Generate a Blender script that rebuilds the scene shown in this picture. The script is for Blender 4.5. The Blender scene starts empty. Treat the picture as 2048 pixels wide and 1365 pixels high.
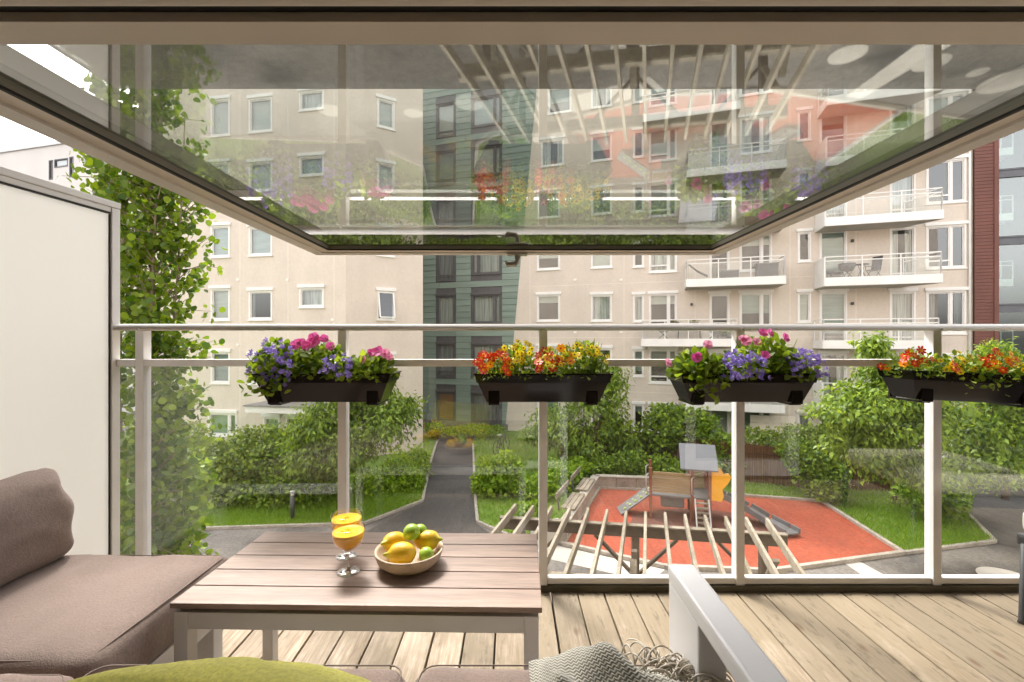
import bpy, bmesh, math, random
import numpy as np
from mathutils import Vector, Matrix, Euler, noise as mnoise

SC = bpy.context.scene
COL = SC.collection
random.seed(7)
RNG = np.random.default_rng(11)
R = math.radians

# ---------------------------------------------------------------- camera, sky, sun, exposure
ZC = 1.076                       # eye height above the deck (deck = z 0)
FPX = 910.2                      # focal length in pixels of a 2048 px wide frame (16 mm on 36 mm)
GZ = -4.62                       # courtyard level
cam_d = bpy.data.cameras.new("camera")
cam_d.lens = 16.0
cam_d.sensor_width = 36.0
cam_d.clip_start = 0.02
cam_d.clip_end = 900
cam = bpy.data.objects.new("camera", cam_d)
cam.location = (0, 0, ZC)
cam.rotation_euler = (R(90), 0, 0)
COL.objects.link(cam)
SC.camera = cam

SUN_EL, SUN_AZ = R(52), R(-30)   # azimuth from +Y (straight ahead), clockwise positive
world = bpy.data.worlds.new("World")
SC.world = world
world.use_nodes = True
wn, wl = world.node_tree.nodes, world.node_tree.links
wn.clear()
sky = wn.new("ShaderNodeTexSky")
sky.sky_type = 'NISHITA'
sky.sun_disc = False
sky.sun_elevation = SUN_EL
sky.sun_rotation = SUN_AZ
sky.air_density = 1.0
sky.dust_density = 4.0
sky.ozone_density = 1.0
hsv = wn.new("ShaderNodeHueSaturation")
hsv.inputs["Saturation"].default_value = 0.16
hsv.inputs["Value"].default_value = 1.0
warm = wn.new("ShaderNodeMix")
warm.data_type = 'RGBA'
warm.blend_type = 'MULTIPLY'
warm.inputs[0].default_value = 1.0
warm.inputs[7].default_value = (1.0, 0.975, 0.945, 1)
bg = wn.new("ShaderNodeBackground")
bg.inputs["Strength"].default_value = 0.15
wo = wn.new("ShaderNodeOutputWorld")
wl.new(sky.outputs[0], hsv.inputs["Color"])
wl.new(hsv.outputs[0], warm.inputs[6])
wl.new(warm.outputs[2], bg.inputs["Color"])
wl.new(bg.outputs[0], wo.inputs[0])

sun_d = bpy.data.lights.new("sun", 'SUN')
sun_d.energy = .85
sun_d.angle = R(12)
sun_d.color = (1.0, 0.955, 0.88)
sun = bpy.data.objects.new("sun", sun_d)
sd = Vector((math.sin(SUN_AZ) * math.cos(SUN_EL), math.cos(SUN_AZ) * math.cos(SUN_EL), math.sin(SUN_EL)))
sun.rotation_euler = (-sd).to_track_quat('-Z', 'Y').to_euler()
sun.location = (0, 0, 30)
COL.objects.link(sun)

SC.view_settings.view_transform = 'Standard'
SC.view_settings.look = 'None'
SC.view_settings.gamma = 1.0
SC.view_settings.use_curve_mapping = False
SC.view_settings.exposure = 2.40
SC.cycles.max_bounces = 10
SC.cycles.transparent_max_bounces = 24
SC.cycles.sample_clamp_indirect = 6.0
SC.cycles.use_denoising = True
SC.cycles.caustics_reflective = False
SC.cycles.caustics_refractive = False

# ---------------------------------------------------------------- helpers
def gp(x, y, z=GZ):
    """plan position of a courtyard point measured in the photograph"""
    D = (ZC - z) * FPX / (y - 682.5)
    return ((x - 1024) / FPX * D, D)

def at(x, y, D):
    return Vector(((x - 1024) / FPX * D, D, ZC - (y - 682.5) / FPX * D))

def tag(o, label=None, cat=None, group=None, kind=None):
    if label: o["label"] = label
    if cat: o["category"] = cat
    if group: o["group"] = group
    if kind: o["kind"] = kind
    return o

def empty(name, loc=(0, 0, 0), rz=0.0):
    o = bpy.data.objects.new(name, None)
    o.empty_display_size = 0.1
    o.location = loc
    o.rotation_euler = (0, 0, rz)
    COL.objects.link(o)
    return o

def link(name, me, mats=None, parent=None, loc=None, rot=None, scale=None):
    o = bpy.data.objects.new(name, me)
    if mats is not None and len(me.materials) == 0:
        for m in (mats if isinstance(mats, (list, tuple)) else [mats]):
            me.materials.append(m)
    COL.objects.link(o)
    if parent is not None: o.parent = parent
    if loc is not None: o.location = loc
    if rot is not None: o.rotation_euler = rot
    if scale is not None: o.scale = scale
    return o

class MB:
    """collects pieces of one mesh"""
    def __init__(s):
        s.v, s.f, s.m, s.sm = [], [], [], []
    def add(s, vs, fs, mi=0, smooth=False, mat=None):
        b = len(s.v)
        for p in vs:
            p = Vector(p)
            s.v.append(tuple(mat @ p) if mat is not None else tuple(p))
        for f in fs:
            s.f.append([b + i for i in f]); s.m.append(mi); s.sm.append(smooth)
    def box(s, x0, x1, y0, y1, z0, z1, mi=0, c=0.0, mat=None):
        if c <= 0:
            vs = [(x, y, z) for z in (z0, z1) for y in (y0, y1) for x in (x0, x1)]
            s.add(vs, [(0, 2, 3, 1), (4, 5, 7, 6), (0, 1, 5, 4), (2, 6, 7, 3), (0, 4, 6, 2), (1, 3, 7, 5)], mi, False, mat)
            return
        bm = bmesh.new()
        vs = [bm.verts.new((x, y, z)) for z in (z0, z1) for y in (y0, y1) for x in (x0, x1)]
        for f in [(0, 2, 3, 1), (4, 5, 7, 6), (0, 1, 5, 4), (2, 6, 7, 3), (0, 4, 6, 2), (1, 3, 7, 5)]:
            bm.faces.new([vs[i] for i in f])
        bmesh.ops.bevel(bm, geom=bm.edges[:], offset=c, segments=2, profile=0.6, affect='EDGES')
        bm.verts.index_update()
        s.add([v.co.copy() for v in bm.verts], [[v.index for v in f.verts] for f in bm.faces], mi, False, mat)
        bm.free()
    def bar(s, p, q, w, h, mi=0, up=(0, 0, 1), c=0.0):
        p, q = Vector(p), Vector(q)
        d = q - p; L = d.length; d.normalize()
        sx = d.cross(Vector(up))
        if sx.length < 1e-4: sx = d.cross(Vector((0, 1, 0)))
        sx.normalize(); sz = sx.cross(d)
        M = Matrix(((sx.x, d.x, sz.x, p.x), (sx.y, d.y, sz.y, p.y), (sx.z, d.z, sz.z, p.z), (0, 0, 0, 1)))
        s.box(-w / 2, w / 2, 0, L, -h / 2, h / 2, mi, c, M)
    def tube(s, pts, rad, n=8, mi=0, cap=True):
        pts = [Vector(p) for p in pts]
        rads = rad if isinstance(rad, (list, tuple)) else [rad] * len(pts)
        vs, fs = [], []
        prev = None
        for i, p in enumerate(pts):
            d = (pts[min(i + 1, len(pts) - 1)] - pts[max(i - 1, 0)]).normalized()
            if prev is None:
                a = Vector((0, 0, 1)) if abs(d.z) < .9 else Vector((1, 0, 0))
                sx = d.cross(a).normalized()
            else:
                sx = (prev - d * prev.dot(d))
                sx = sx.normalized() if sx.length > 1e-5 else d.orthogonal().normalized()
            prev = sx; sy = d.cross(sx)
            for k in range(n):
                a = 2 * math.pi * k / n
                vs.append(p + (sx * math.cos(a) + sy * math.sin(a)) * rads[i])
        for i in range(len(pts) - 1):
            for k in range(n):
                k2 = (k + 1) % n
                fs.append((i * n + k, i * n + k2, (i + 1) * n + k2, (i + 1) * n + k))
        if cap:
            fs.append(tuple(range(n))[::-1]); fs.append(tuple((len(pts) - 1) * n + k for k in range(n)))
        s.add(vs, fs, mi, True)
    def lathe(s, prof, n=32, mi=0, mat=None):
        vs, fs = [], []
        for (r, z) in prof:
            for k in range(n):
                a = 2 * math.pi * k / n
                vs.append((r * math.cos(a), r * math.sin(a), z))
        for i in range(len(prof) - 1):
            for k in range(n):
                k2 = (k + 1) % n
                fs.append((i * n + k, i * n + k2, (i + 1) * n + k2, (i + 1) * n + k))
        s.add(vs, fs, mi, True, mat)
    def poly(s, pts, mi=0):
        s.add(pts, [tuple(range(len(pts)))], mi)
    def prism(s, pts2, z0, z1, mi=0):
        n = len(pts2)
        vs = [(x, y, z0) for x, y in pts2] + [(x, y, z1) for x, y in pts2]
        fs = [tuple(range(n))[::-1], tuple(range(n, 2 * n))]
        fs += [(i, (i + 1) % n, n + (i + 1) % n, n + i) for i in range(n)]
        s.add(vs, fs, mi)
    def mesh(s, name):
        me = bpy.data.meshes.new(name)
        me.from_pydata(s.v, [], s.f)
        me.polygons.foreach_set("material_index", s.m)
        me.polygons.foreach_set("use_smooth", s.sm)
        me.update()
        return me
    def build(s, name, mats, parent=None, **kw):
        return link(name, s.mesh(name), mats, parent, **kw)

# ---------------------------------------------------------------- materials
def new_mat(name):
    m = bpy.data.materials.new(name)
    m.use_nodes = True
    nt = m.node_tree
    nt.nodes.clear()
    out = nt.nodes.new("ShaderNodeOutputMaterial")
    return m, nt, out

def N(nt, t, **kw):
    n = nt.nodes.new(t)
    for k, v in kw.items(): setattr(n, k, v)
    return n

def mix_rgb(nt, fac, a, b, blend='MIX'):
    n = N(nt, "ShaderNodeMix", data_type='RGBA', blend_type=blend)
    for sock, val in ((0, fac), (6, a), (7, b)):
        if hasattr(val, "is_linked"): nt.links.new(val, n.inputs[sock])
        elif sock == 0: n.inputs[0].default_value = val
        else: n.inputs[sock].default_value = (*val[:3], 1)
    return n.outputs[2]

def math_n(nt, op, a, b=None, c=None):
    n = N(nt, "ShaderNodeMath", operation=op)
    for i, v in enumerate((a, b, c)):
        if v is None: continue
        if hasattr(v, "is_linked"): nt.links.new(v, n.inputs[i])
        else: n.inputs[i].default_value = v
    return n.outputs[0]

def ramp(nt, fac, p0, p1, c0=(0, 0, 0), c1=(1, 1, 1)):
    n = N(nt, "ShaderNodeValToRGB")
    n.color_ramp.elements[0].position = p0
    n.color_ramp.elements[1].position = p1
    n.color_ramp.elements[0].color = (*c0, 1)
    n.color_ramp.elements[1].color = (*c1, 1)
    nt.links.new(fac, n.inputs[0])
    return n.outputs[0]

def tex(nt, scale=5.0, detail=4.0, stretch=(1, 1, 1), coord="Object", rough=.55, rnd=False):
    tc = N(nt, "ShaderNodeTexCoord")
    mp = N(nt, "ShaderNodeMapping")
    mp.inputs["Scale"].default_value = stretch
    nt.links.new(tc.outputs[coord], mp.inputs[0])
    src = mp.outputs[0]
    if rnd:
        oi = N(nt, "ShaderNodeObjectInfo")
        sc_ = N(nt, "ShaderNodeVectorMath", operation='SCALE')
        sc_.inputs[0].default_value = (37, 53, 91)
        nt.links.new(oi.outputs["Random"], sc_.inputs["Scale"])
        ad = N(nt, "ShaderNodeVectorMath", operation='ADD')
        nt.links.new(src, ad.inputs[0]); nt.links.new(sc_.outputs[0], ad.inputs[1])
        src = ad.outputs[0]
    n = N(nt, "ShaderNodeTexNoise")
    n.inputs["Scale"].default_value = scale
    n.inputs["Detail"].default_value = detail
    n.inputs["Roughness"].default_value = rough
    nt.links.new(src, n.inputs["Vector"])
    return n.outputs["Fac"]

def bump(nt, h, strength, dist=.01):
    b = N(nt, "ShaderNodeBump")
    b.inputs["Strength"].default_value = strength
    b.inputs["Distance"].default_value = dist
    nt.links.new(h, b.inputs["Height"])
    return b.outputs[0]

def mat(name, col, rough=.6, var=.12, scale=6.0, bmp=0.0, bscale=60.0, bdist=.004, metal=0.0, spec=.5,
        coat=0.0, col2=None, p=(.35, .7), stretch=(1, 1, 1), rnd=0.0, sheen=0.0, speck=0.0, sscale=60.0, sstretch=(1, 1, 1)):
    """principled material with a soft procedural tone variation and fine relief"""
    m, nt, out = new_mat(name)
    bs = N(nt, "ShaderNodeBsdfPrincipled")
    f = tex(nt, scale, 5, stretch)
    f = ramp(nt, f, p[0], p[1])
    c2 = col2 if col2 else tuple(max(0, c * (1 - var * 1.6)) for c in col)
    c = mix_rgb(nt, f, tuple(min(1, c * (1 + var * .5)) for c in col) if not col2 else col, c2)
    if speck > 0:       # fine grains, fibres or aggregate in the surface
        s_ = ramp(nt, tex(nt, sscale, 3, sstretch, rough=.7), .36, .64)
        c = mix_rgb(nt, 1.0, c, mix_rgb(nt, s_, (1 - speck,) * 3, (1 + speck * .6,) * 3), 'MULTIPLY')
    if rnd > 0:
        oi = N(nt, "ShaderNodeObjectInfo")
        k = math_n(nt, 'MULTIPLY_ADD', oi.outputs["Random"], 2 * rnd, 1 - rnd)
        mul = N(nt, "ShaderNodeVectorMath", operation='SCALE')
        nt.links.new(c, mul.inputs[0]); nt.links.new(k, mul.inputs["Scale"])
        c = mul.outputs[0]
    nt.links.new(c, bs.inputs["Base Color"])
    bs.inputs["Roughness"].default_value = rough
    bs.inputs["Metallic"].default_value = metal
    bs.inputs["Specular IOR Level"].default_value = spec
    bs.inputs["Coat Weight"].default_value = coat
    bs.inputs["Sheen Weight"].default_value = sheen
    if bmp > 0:
        nt.links.new(bump(nt, tex(nt, bscale, 4, stretch), bmp, bdist), bs.inputs["Normal"])
    nt.links.new(bs.outputs[0], out.inputs[0])
    return m

def leaf_mat(name, c1, c2, trans=.45, rough=.45, tint=(1.5, 1.35, .55)):
    """leaf: each leaf its own tone, light shining through"""
    m, nt, out = new_mat(name)
    g = N(nt, "ShaderNodeNewGeometry")
    oi = N(nt, "ShaderNodeObjectInfo")
    r = math_n(nt, 'FRACT', math_n(nt, 'ADD', g.outputs["Random Per Island"], oi.outputs["Random"]))
    c = mix_rgb(nt, r, c1, c2)
    bs = N(nt, "ShaderNodeBsdfPrincipled")
    bs.inputs["Roughness"].default_value = rough
    bs.inputs["Specular IOR Level"].default_value = .35
    nt.links.new(c, bs.inputs["Base Color"])
    tr = N(nt, "ShaderNodeBsdfTranslucent")
    ct = mix_rgb(nt, 1.0, c, tint, 'MULTIPLY')
    nt.links.new(ct, tr.inputs[0])
    mx = N(nt, "ShaderNodeMixShader")
    mx.inputs[0].default_value = trans
    nt.links.new(bs.outputs[0], mx.inputs[1]); nt.links.new(tr.outputs[0], mx.inputs[2])
    nt.links.new(mx.outputs[0], out.inputs[0])
    return m

def glass_mat(name, tint=(.97, .985, .975), ior=1.5, surfaces=2, rough=0.0, dirt=0.0, haze=(.9, .9, .88)):
    """thin pane: clear transmission, angle-dependent mirror reflection off its surfaces"""
    m, nt, out = new_mat(name)
    fr = N(nt, "ShaderNodeFresnel")
    gm = N(nt, "ShaderNodeNewGeometry")     # the same reflection from either side of the thin pane
    nt.links.new(math_n(nt, 'MULTIPLY_ADD', gm.outputs["Backfacing"], 1 / ior - ior, ior), fr.inputs["IOR"])
    one = math_n(nt, 'SUBTRACT', 1.0, fr.outputs[0])
    fac = math_n(nt, 'SUBTRACT', 1.0, math_n(nt, 'POWER', one, float(surfaces)))
    tr = N(nt, "ShaderNodeBsdfTransparent")
    tr.inputs[0].default_value = (*tint, 1)
    gl = N(nt, "ShaderNodeBsdfGlossy")
    gl.inputs["Roughness"].default_value = rough
    gl.inputs["Color"].default_value = (.97, .97, .97, 1)
    mx = N(nt, "ShaderNodeMixShader")
    nt.links.new(fac, mx.inputs[0]); nt.links.new(tr.outputs[0], mx.inputs[1]); nt.links.new(gl.outputs[0], mx.inputs[2])
    res = mx.outputs[0]
    if dirt > 0:
        df = N(nt, "ShaderNodeBsdfDiffuse")
        df.inputs[0].default_value = (*haze, 1)
        d = ramp(nt, tex(nt, 2.5, 6, (1, 1, .35)), .3, .8)
        mx2 = N(nt, "ShaderNodeMixShader")
        nt.links.new(math_n(nt, 'MULTIPLY_ADD', d, dirt, dirt * .5), mx2.inputs[0])
        nt.links.new(res, mx2.inputs[1]); nt.links.new(df.outputs[0], mx2.inputs[2])
        res = mx2.outputs[0]
    nt.links.new(res, out.inputs[0])
    return m

M = {}
M['cream'] = mat("cream_render", (.635, .56, .485), .85, .05, .8, .3, 120, .004, stretch=(1, 1, .6), speck=.045, sscale=7)
M['house_dark'] = mat("dark_stained_boarding", (.075, .062, .052), .7, .2, 2, .3, 40, .004)
M['cream_plain'] = mat("pale_render", (.70, .655, .62), .85, .05, .3, .15, 90, .004)
M['white'] = mat("white_paint", (.78, .765, .74), .45, .05, 1.5)
M['offwhite'] = mat("off_white_lacquer", (.82, .775, .72), .4, .05, 3)
M['beige_frame'] = mat("beige_lacquer", (.86, .78, .685), .42, .05, 3)
M['alu'] = mat("painted_aluminium", (.82, .79, .76), .25, .06, 5, spec=.6)
M['alu_rail'] = mat("handrail_aluminium", (.78, .735, .69), .22, .04, 4, spec=.7)
M['alu_white'] = mat("white_aluminium", (.80, .79, .78), .3, .04, 4)
M['olive'] = mat("olive_gasket_profile", (.42, .385, .32), .4, .08, 4)
M['rubber'] = mat("black_rubber", (.018, .016, .014), .6, .1, 8)
M['dark_frame'] = mat("dark_window_frame", (.11, .105, .108), .5, .1, 5)
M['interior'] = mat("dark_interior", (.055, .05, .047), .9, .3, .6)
M['room'] = mat("room_plaster", (.66, .64, .60), .9, .04, .5)
M['fabric'] = mat("taupe_fabric", (.255, .188, .157), .95, .10, 5, .8, 300, .002, sheen=.15, speck=.16, sscale=200, sstretch=(1, 1, .4))
M['slat'] = mat("taupe_wood_slat", (.30, .212, .166), .5, .20, 3.5, .3, 70, .001, stretch=(.3, 6, 6), rnd=.05, speck=.16, sscale=70, sstretch=(.12, 1, 1))
M['slat_edge'] = mat("slat_edge", (.20, .145, .115), .55, .1, 3)
M['table_frame'] = mat("grey_white_metal", (.60, .575, .54), .4, .04, 3)
M['arm'] = mat("pale_grey_metal", (.74, .735, .74), .38, .03, 3)
M['box'] = mat("dark_brown_plastic", (.013, .0095, .0075), .13, .1, 3, spec=.4)
M['soil'] = mat("potting_soil", (.03, .02, .014), .95, .4, 40, .8, 80, .01)
M['green_clad'] = mat("green_siding", (.215, .275, .235), .7, .10, 1.2, .2, 60, .004, stretch=(.3, 1, 4), rnd=.10)
M['red_clad'] = mat("rust_red_siding", (.15, .058, .044), .7, .1, 1.0, .2, 40, .004, rnd=.06)
M['asphalt'] = mat("asphalt", (.165, .15, .137), .9, .2, .42, .6, 90, .01, col2=(.045, .043, .043), p=(.50, .66), speck=.30, sscale=14)
M['path'] = mat("dark_asphalt", (.062, .057, .054), .85, .2, .5, .5, 90, .01, speck=.30, sscale=14)
M['kerb'] = mat("kerb_stone", (.36, .325, .28), .85, .15, 3, .4, 40, .004, speck=.2, sscale=16)
M['redrub'] = mat("red_rubber_surface", (.325, .058, .024), .9, .12, .7, .5, 150, .004, col2=(.225, .036, .016), p=(.35, .75), speck=.22, sscale=11)
M['mat_dark'] = mat("dark_rubber_mat", (.11, .045, .035), .9, .2, 1.4, .5, 120, .004, col2=(.16, .05, .032), p=(.4, .7))
M['concrete'] = mat("concrete_block", (.33, .30, .25), .9, .22, 1.6, .4, 50, .004, rnd=.08, speck=.2, sscale=16)
M['pale_conc'] = mat("pale_concrete", (.46, .43, .385), .85, .1, 1.2, .3, 50, .003)
M['oldwood'] = mat("weathered_timber", (.28, .24, .19), .85, .25, 2.2, .5, 60, .004, col2=(.15, .125, .08), rnd=.12, speck=.25, sscale=30, sstretch=(1, 1, .3))
M['darkwood'] = mat("dark_timber", (.085, .06, .042), .85, .25, 2, .5, 60, .004, rnd=.1)
M['base_wood'] = mat("mossy_base_timber", (.14, .115, .075), .85, .3, 6, .5, 60, .004, col2=(.07, .06, .03))
M['reed'] = mat("reed_fence", (.17, .085, .042), .9, .3, 9, .5, 60, .01, stretch=(3, 3, .3), rnd=.12)
M['bark'] = mat("bark", (.16, .12, .085), .9, .3, 7, .7, 40, .01)
M['aspenbark'] = mat("grey_bark", (.27, .215, .165), .85, .3, 9, .5, 40, .006)
M['dkmetal'] = mat("charcoal_metal", (.055, .055, .058), .45, .1, 5)
M['galv'] = mat("galvanised_steel", (.45, .45, .44), .4, .1, 5, metal=.6)
M['roofgrey'] = mat("grey_roof_sheet", (.12, .125, .14), .6, .08, 2)
M['felt'] = mat("grey_roof_felt", (.22, .21, .20), .9, .12, 1.5, speck=.15, sscale=20)
M['playpost'] = mat("brown_play_post", (.22, .075, .04), .5, .1, 4)
M['playpanel'] = mat("tan_play_panel", (.30, .225, .12), .6, .1, 2)
M['yellow'] = mat("yellow_play_panel", (.80, .42, .02), .4, .04, 2)
M['playgrey'] = mat("grey_play_board", (.13, .13, .135), .6, .1, 3)
M['playgreen'] = mat("green_climbing_hold", (.32, .42, .10), .5, .1, 3)
M['lime'] = mat("green_cushion_fabric", (.52, .49, .085), .95, .08, 5, .5, 420, .0015, sheen=.2, speck=.22, sscale=190, sstretch=(1, .5, 1))
M['lime_under'] = mat("pale_sage_fabric", (.36, .36, .20), .95, .08, 5, .4, 420, .0015, speck=.22, sscale=190)
M['trim'] = mat("silver_handle", (.55, .52, .47), .35, .05, 6, metal=.4)
M['juice'] = mat("orange_juice", (1.0, .47, .008), .25, .05, 8)
M['bowl'] = mat("travertine_bowl", (.60, .48, .36), .75, .14, 14, .35, 90, .002, speck=.12, sscale=160)
def _lemon():
    m, nt, out = new_mat("lemon_skin")
    bs = N(nt, "ShaderNodeBsdfPrincipled"); bs.inputs["Roughness"].default_value = .42
    f = tex(nt, 30, 5); c = mix_rgb(nt, ramp(nt, f, .3, .75), (.88, .58, .025), (.78, .44, .015))
    tc = N(nt, "ShaderNodeTexCoord"); sp = N(nt, "ShaderNodeSeparateXYZ"); nt.links.new(tc.outputs["Object"], sp.inputs[0])
    z = math_n(nt, 'MULTIPLY_ADD', f, .014, sp.outputs[2])
    c = mix_rgb(nt, ramp(nt, math_n(nt, 'MULTIPLY', z, 15.0), .48, .80), c, (.45, .45, .04))
    nt.links.new(c, bs.inputs["Base Color"])
    nt.links.new(bump(nt, tex(nt, 260, 3), .6, .0015), bs.inputs["Normal"]); nt.links.new(bs.outputs[0], out.inputs[0]); return m
M['lemon'] = _lemon()
M['lime_fruit'] = mat("lime_skin", (.28, .46, .03), .35, .2, 14, .3, 120, .002, col2=(.52, .62, .09), p=(.4, .72))
M['rope'] = mat("cream_yarn", (.58, .52, .43), .95, .12, 40)
M['cushion_cream'] = mat("cream_fabric", (.62, .57, .50), .95, .06, 6)
M['frost'] = None
M['blind_green'] = mat("sage_blind", (.30, .36, .33), .8, .1, 1, stretch=(1, 1, 8))
M['blind_cream'] = mat("cream_blind", (.55, .54, .49), .85, .08, 1, stretch=(1, 1, 8))
M['curtain'] = mat("white_curtain", (.60, .59, .56), .9, .35, 9, stretch=(3, 3, .05), p=(.35, .65))
M['curtain_grey'] = mat("grey_curtain", (.30, .29, .30), .9, .35, 9, stretch=(3, 3, .05))
M['orange_wall'] = mat("orange_room_wall", (.45, .18, .06), .9, .1, 1)
M['glass_sash'] = glass_mat("sash_glass", (.89, .92, .895), 1.52, 2.1, 0, .006, (.8, .82, .78))
M['glass_rail'] = glass_mat("railing_glass", (.965, .98, .97), 1.52, 2.6, 0, .003, (.85, .85, .82))
M['glass_far'] = glass_mat("window_glass", (.80, .86, .84), 1.55, 3.0)
M['glass_balc'] = glass_mat("balcony_glass", (.94, .96, .95), 1.5, 2, 0, .10)
def _crystal():
    m, nt, out = new_mat("crystal")
    g = N(nt, "ShaderNodeBsdfGlass"); g.inputs["IOR"].default_value = 1.5; g.inputs["Roughness"].default_value = 0
    nt.links.new(g.outputs[0], out.inputs[0]); return m
M['crystal'] = _crystal()
M['glass_cup'] = glass_mat("clear_glass", (.985, .985, .985), 1.5, 2)
M['glass_stem'] = glass_mat("stem_glass", (.93, .93, .92), 1.55, 4)

def _frost():
    m, nt, out = new_mat("frosted_glass")
    d = N(nt, "ShaderNodeBsdfDiffuse"); d.inputs[0].default_value = (.90, .89, .87, 1)
    t = N(nt, "ShaderNodeBsdfTranslucent"); t.inputs[0].default_value = (.96, .95, .92, 1)
    mx = N(nt, "ShaderNodeMixShader"); mx.inputs[0].default_value = .78
    nt.links.new(d.outputs[0], mx.inputs[1]); nt.links.new(t.outputs[0], mx.inputs[2])
    g = N(nt, "ShaderNodeBsdfGlossy"); g.inputs["Roughness"].default_value = .22
    fr = N(nt, "ShaderNodeFresnel"); fr.inputs[0].default_value = 1.45
    mx2 = N(nt, "ShaderNodeMixShader")
    nt.links.new(fr.outputs[0], mx2.inputs[0]); nt.links.new(mx.outputs[0], mx2.inputs[1]); nt.links.new(g.outputs[0], mx2.inputs[2])
    nt.links.new(mx2.outputs[0], out.inputs[0])
    return m
M['frost'] = _frost()

def _deck():
    """pine deck boards: long grain, knots, grey-green weathering growing towards the railing"""
    m, nt, out = new_mat("deck_pine")
    bs = N(nt, "ShaderNodeBsdfPrincipled")
    oi = N(nt, "ShaderNodeObjectInfo")
    grain = tex(nt, 9, 8, (9, .55, 4), rough=.65, rnd=True)
    fine = tex(nt, 40, 6, (7, .25, 3), rough=.7, rnd=True)
    cloud = tex(nt, 2.3, 5, (1, .8, 1), rnd=True)
    c = mix_rgb(nt, ramp(nt, grain, .38, .66), (.52, .415, .315), (.25, .175, .11))
    c = mix_rgb(nt, math_n(nt, 'MULTIPLY', ramp(nt, fine, .48, .66), .7), c, (.24, .165, .10))
    c = mix_rgb(nt, math_n(nt, 'MULTIPLY', ramp(nt, cloud, .42, .68), .45), c, (.50, .435, .365))
    # mossy, greyed patches where rain reaches the boards
    geo = N(nt, "ShaderNodeNewGeometry")
    sp = N(nt, "ShaderNodeSeparateXYZ")
    nt.links.new(geo.outputs["Position"], sp.inputs[0])
    wx = math_n(nt, 'MULTIPLY_ADD', sp.outputs[0], .34, math_n(nt, 'MULTIPLY_ADD', sp.outputs[1], 1.35, -1.38))
    patch = tex(nt, 5, 6, (2.2, .9, 1), rough=.65, rnd=True)
    w = math_n(nt, 'ADD', wx, math_n(nt, 'MULTIPLY_ADD', patch, 3.4, -1.75))
    wc = N(nt, "ShaderNodeClamp"); nt.links.new(w, wc.inputs[0])
    c = mix_rgb(nt, math_n(nt, 'MULTIPLY', wc.outputs[0], .8), c, (.225, .172, .105))
    stain = ramp(nt, tex(nt, 11, 6, (3, .8, 1), rough=.7, rnd=True), .55, .68)
    c = mix_rgb(nt, math_n(nt, 'MULTIPLY', stain, math_n(nt, 'MULTIPLY_ADD', wc.outputs[0], .6, .12)), c, (.09, .065, .04))
    vor = N(nt, "ShaderNodeTexVoronoi")
    vor.inputs["Scale"].default_value = 2.6
    tc = N(nt, "ShaderNodeTexCoord"); mp = N(nt, "ShaderNodeMapping"); mp.inputs["Scale"].default_value = (3, 1.3, .2)
    nt.links.new(tc.outputs["Object"], mp.inputs[0])
    sc_ = N(nt, "ShaderNodeVectorMath", operation='SCALE'); sc_.inputs[0].default_value = (17, 29, 0)
    nt.links.new(oi.outputs["Random"], sc_.inputs["Scale"])
    ad = N(nt, "ShaderNodeVectorMath", operation='ADD')
    nt.links.new(mp.outputs[0], ad.inputs[0]); nt.links.new(sc_.outputs[0], ad.inputs[1])
    nt.links.new(ad.outputs[0], vor.inputs["Vector"])
    knot = ramp(nt, vor.outputs["Distance"], .05, .12, (1, 1, 1), (0, 0, 0))
    c = mix_rgb(nt, math_n(nt, 'MULTIPLY', knot, .75), c, (.14, .075, .035))
    k = math_n(nt, 'MULTIPLY_ADD', oi.outputs["Random"], .34, .80)
    mul = N(nt, "ShaderNodeVectorMath", operation='SCALE')
    nt.links.new(c, mul.inputs[0]); nt.links.new(k, mul.inputs["Scale"])
    nt.links.new(mul.outputs[0], bs.inputs["Base Color"])
    bs.inputs["Roughness"].default_value = .72
    nt.links.new(bump(nt, math_n(nt, 'ADD', grain, math_n(nt, 'MULTIPLY', fine, .6)), .5, .002), bs.inputs["Normal"])
    nt.links.new(bs.outputs[0], out.inputs[0])
    return m
M['deck'] = _deck()

def _herring():
    m, nt, out = new_mat("herringbone_wool")
    uv = N(nt, "ShaderNodeUVMap")
    sp = N(nt, "ShaderNodeSeparateXYZ"); nt.links.new(uv.outputs[0], sp.inputs[0])
    wob = tex(nt, 60, 3)
    u = math_n(nt, 'PINGPONG', math_n(nt, 'MULTIPLY', sp.outputs[0], 1.0), .0065)
    v = math_n(nt, 'MULTIPLY_ADD', wob, .003, math_n(nt, 'ADD', sp.outputs[1], math_n(nt, 'MULTIPLY', u, .85)))
    st = math_n(nt, 'PINGPONG', v, .0040)
    f = ramp(nt, math_n(nt, 'MULTIPLY', st, 250.0), .36, .60)
    c = mix_rgb(nt, f, (.15, .143, .108), (.50, .48, .42))
    fz = tex(nt, 300, 3)
    c = mix_rgb(nt, math_n(nt, 'MULTIPLY', fz, .35), c, (.30, .28, .22))
    bs = N(nt, "ShaderNodeBsdfPrincipled")
    bs.inputs["Roughness"].default_value = .95
    bs.inputs["Sheen Weight"].default_value = .3
    nt.links.new(c, bs.inputs["Base Color"])
    nt.links.new(bump(nt, math_n(nt, 'ADD', st, math_n(nt, 'MULTIPLY', fz, .003)), .8, .3), bs.inputs["Normal"])
    nt.links.new(bs.outputs[0], out.inputs[0])
    return m
M['herring'] = _herring()

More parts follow.
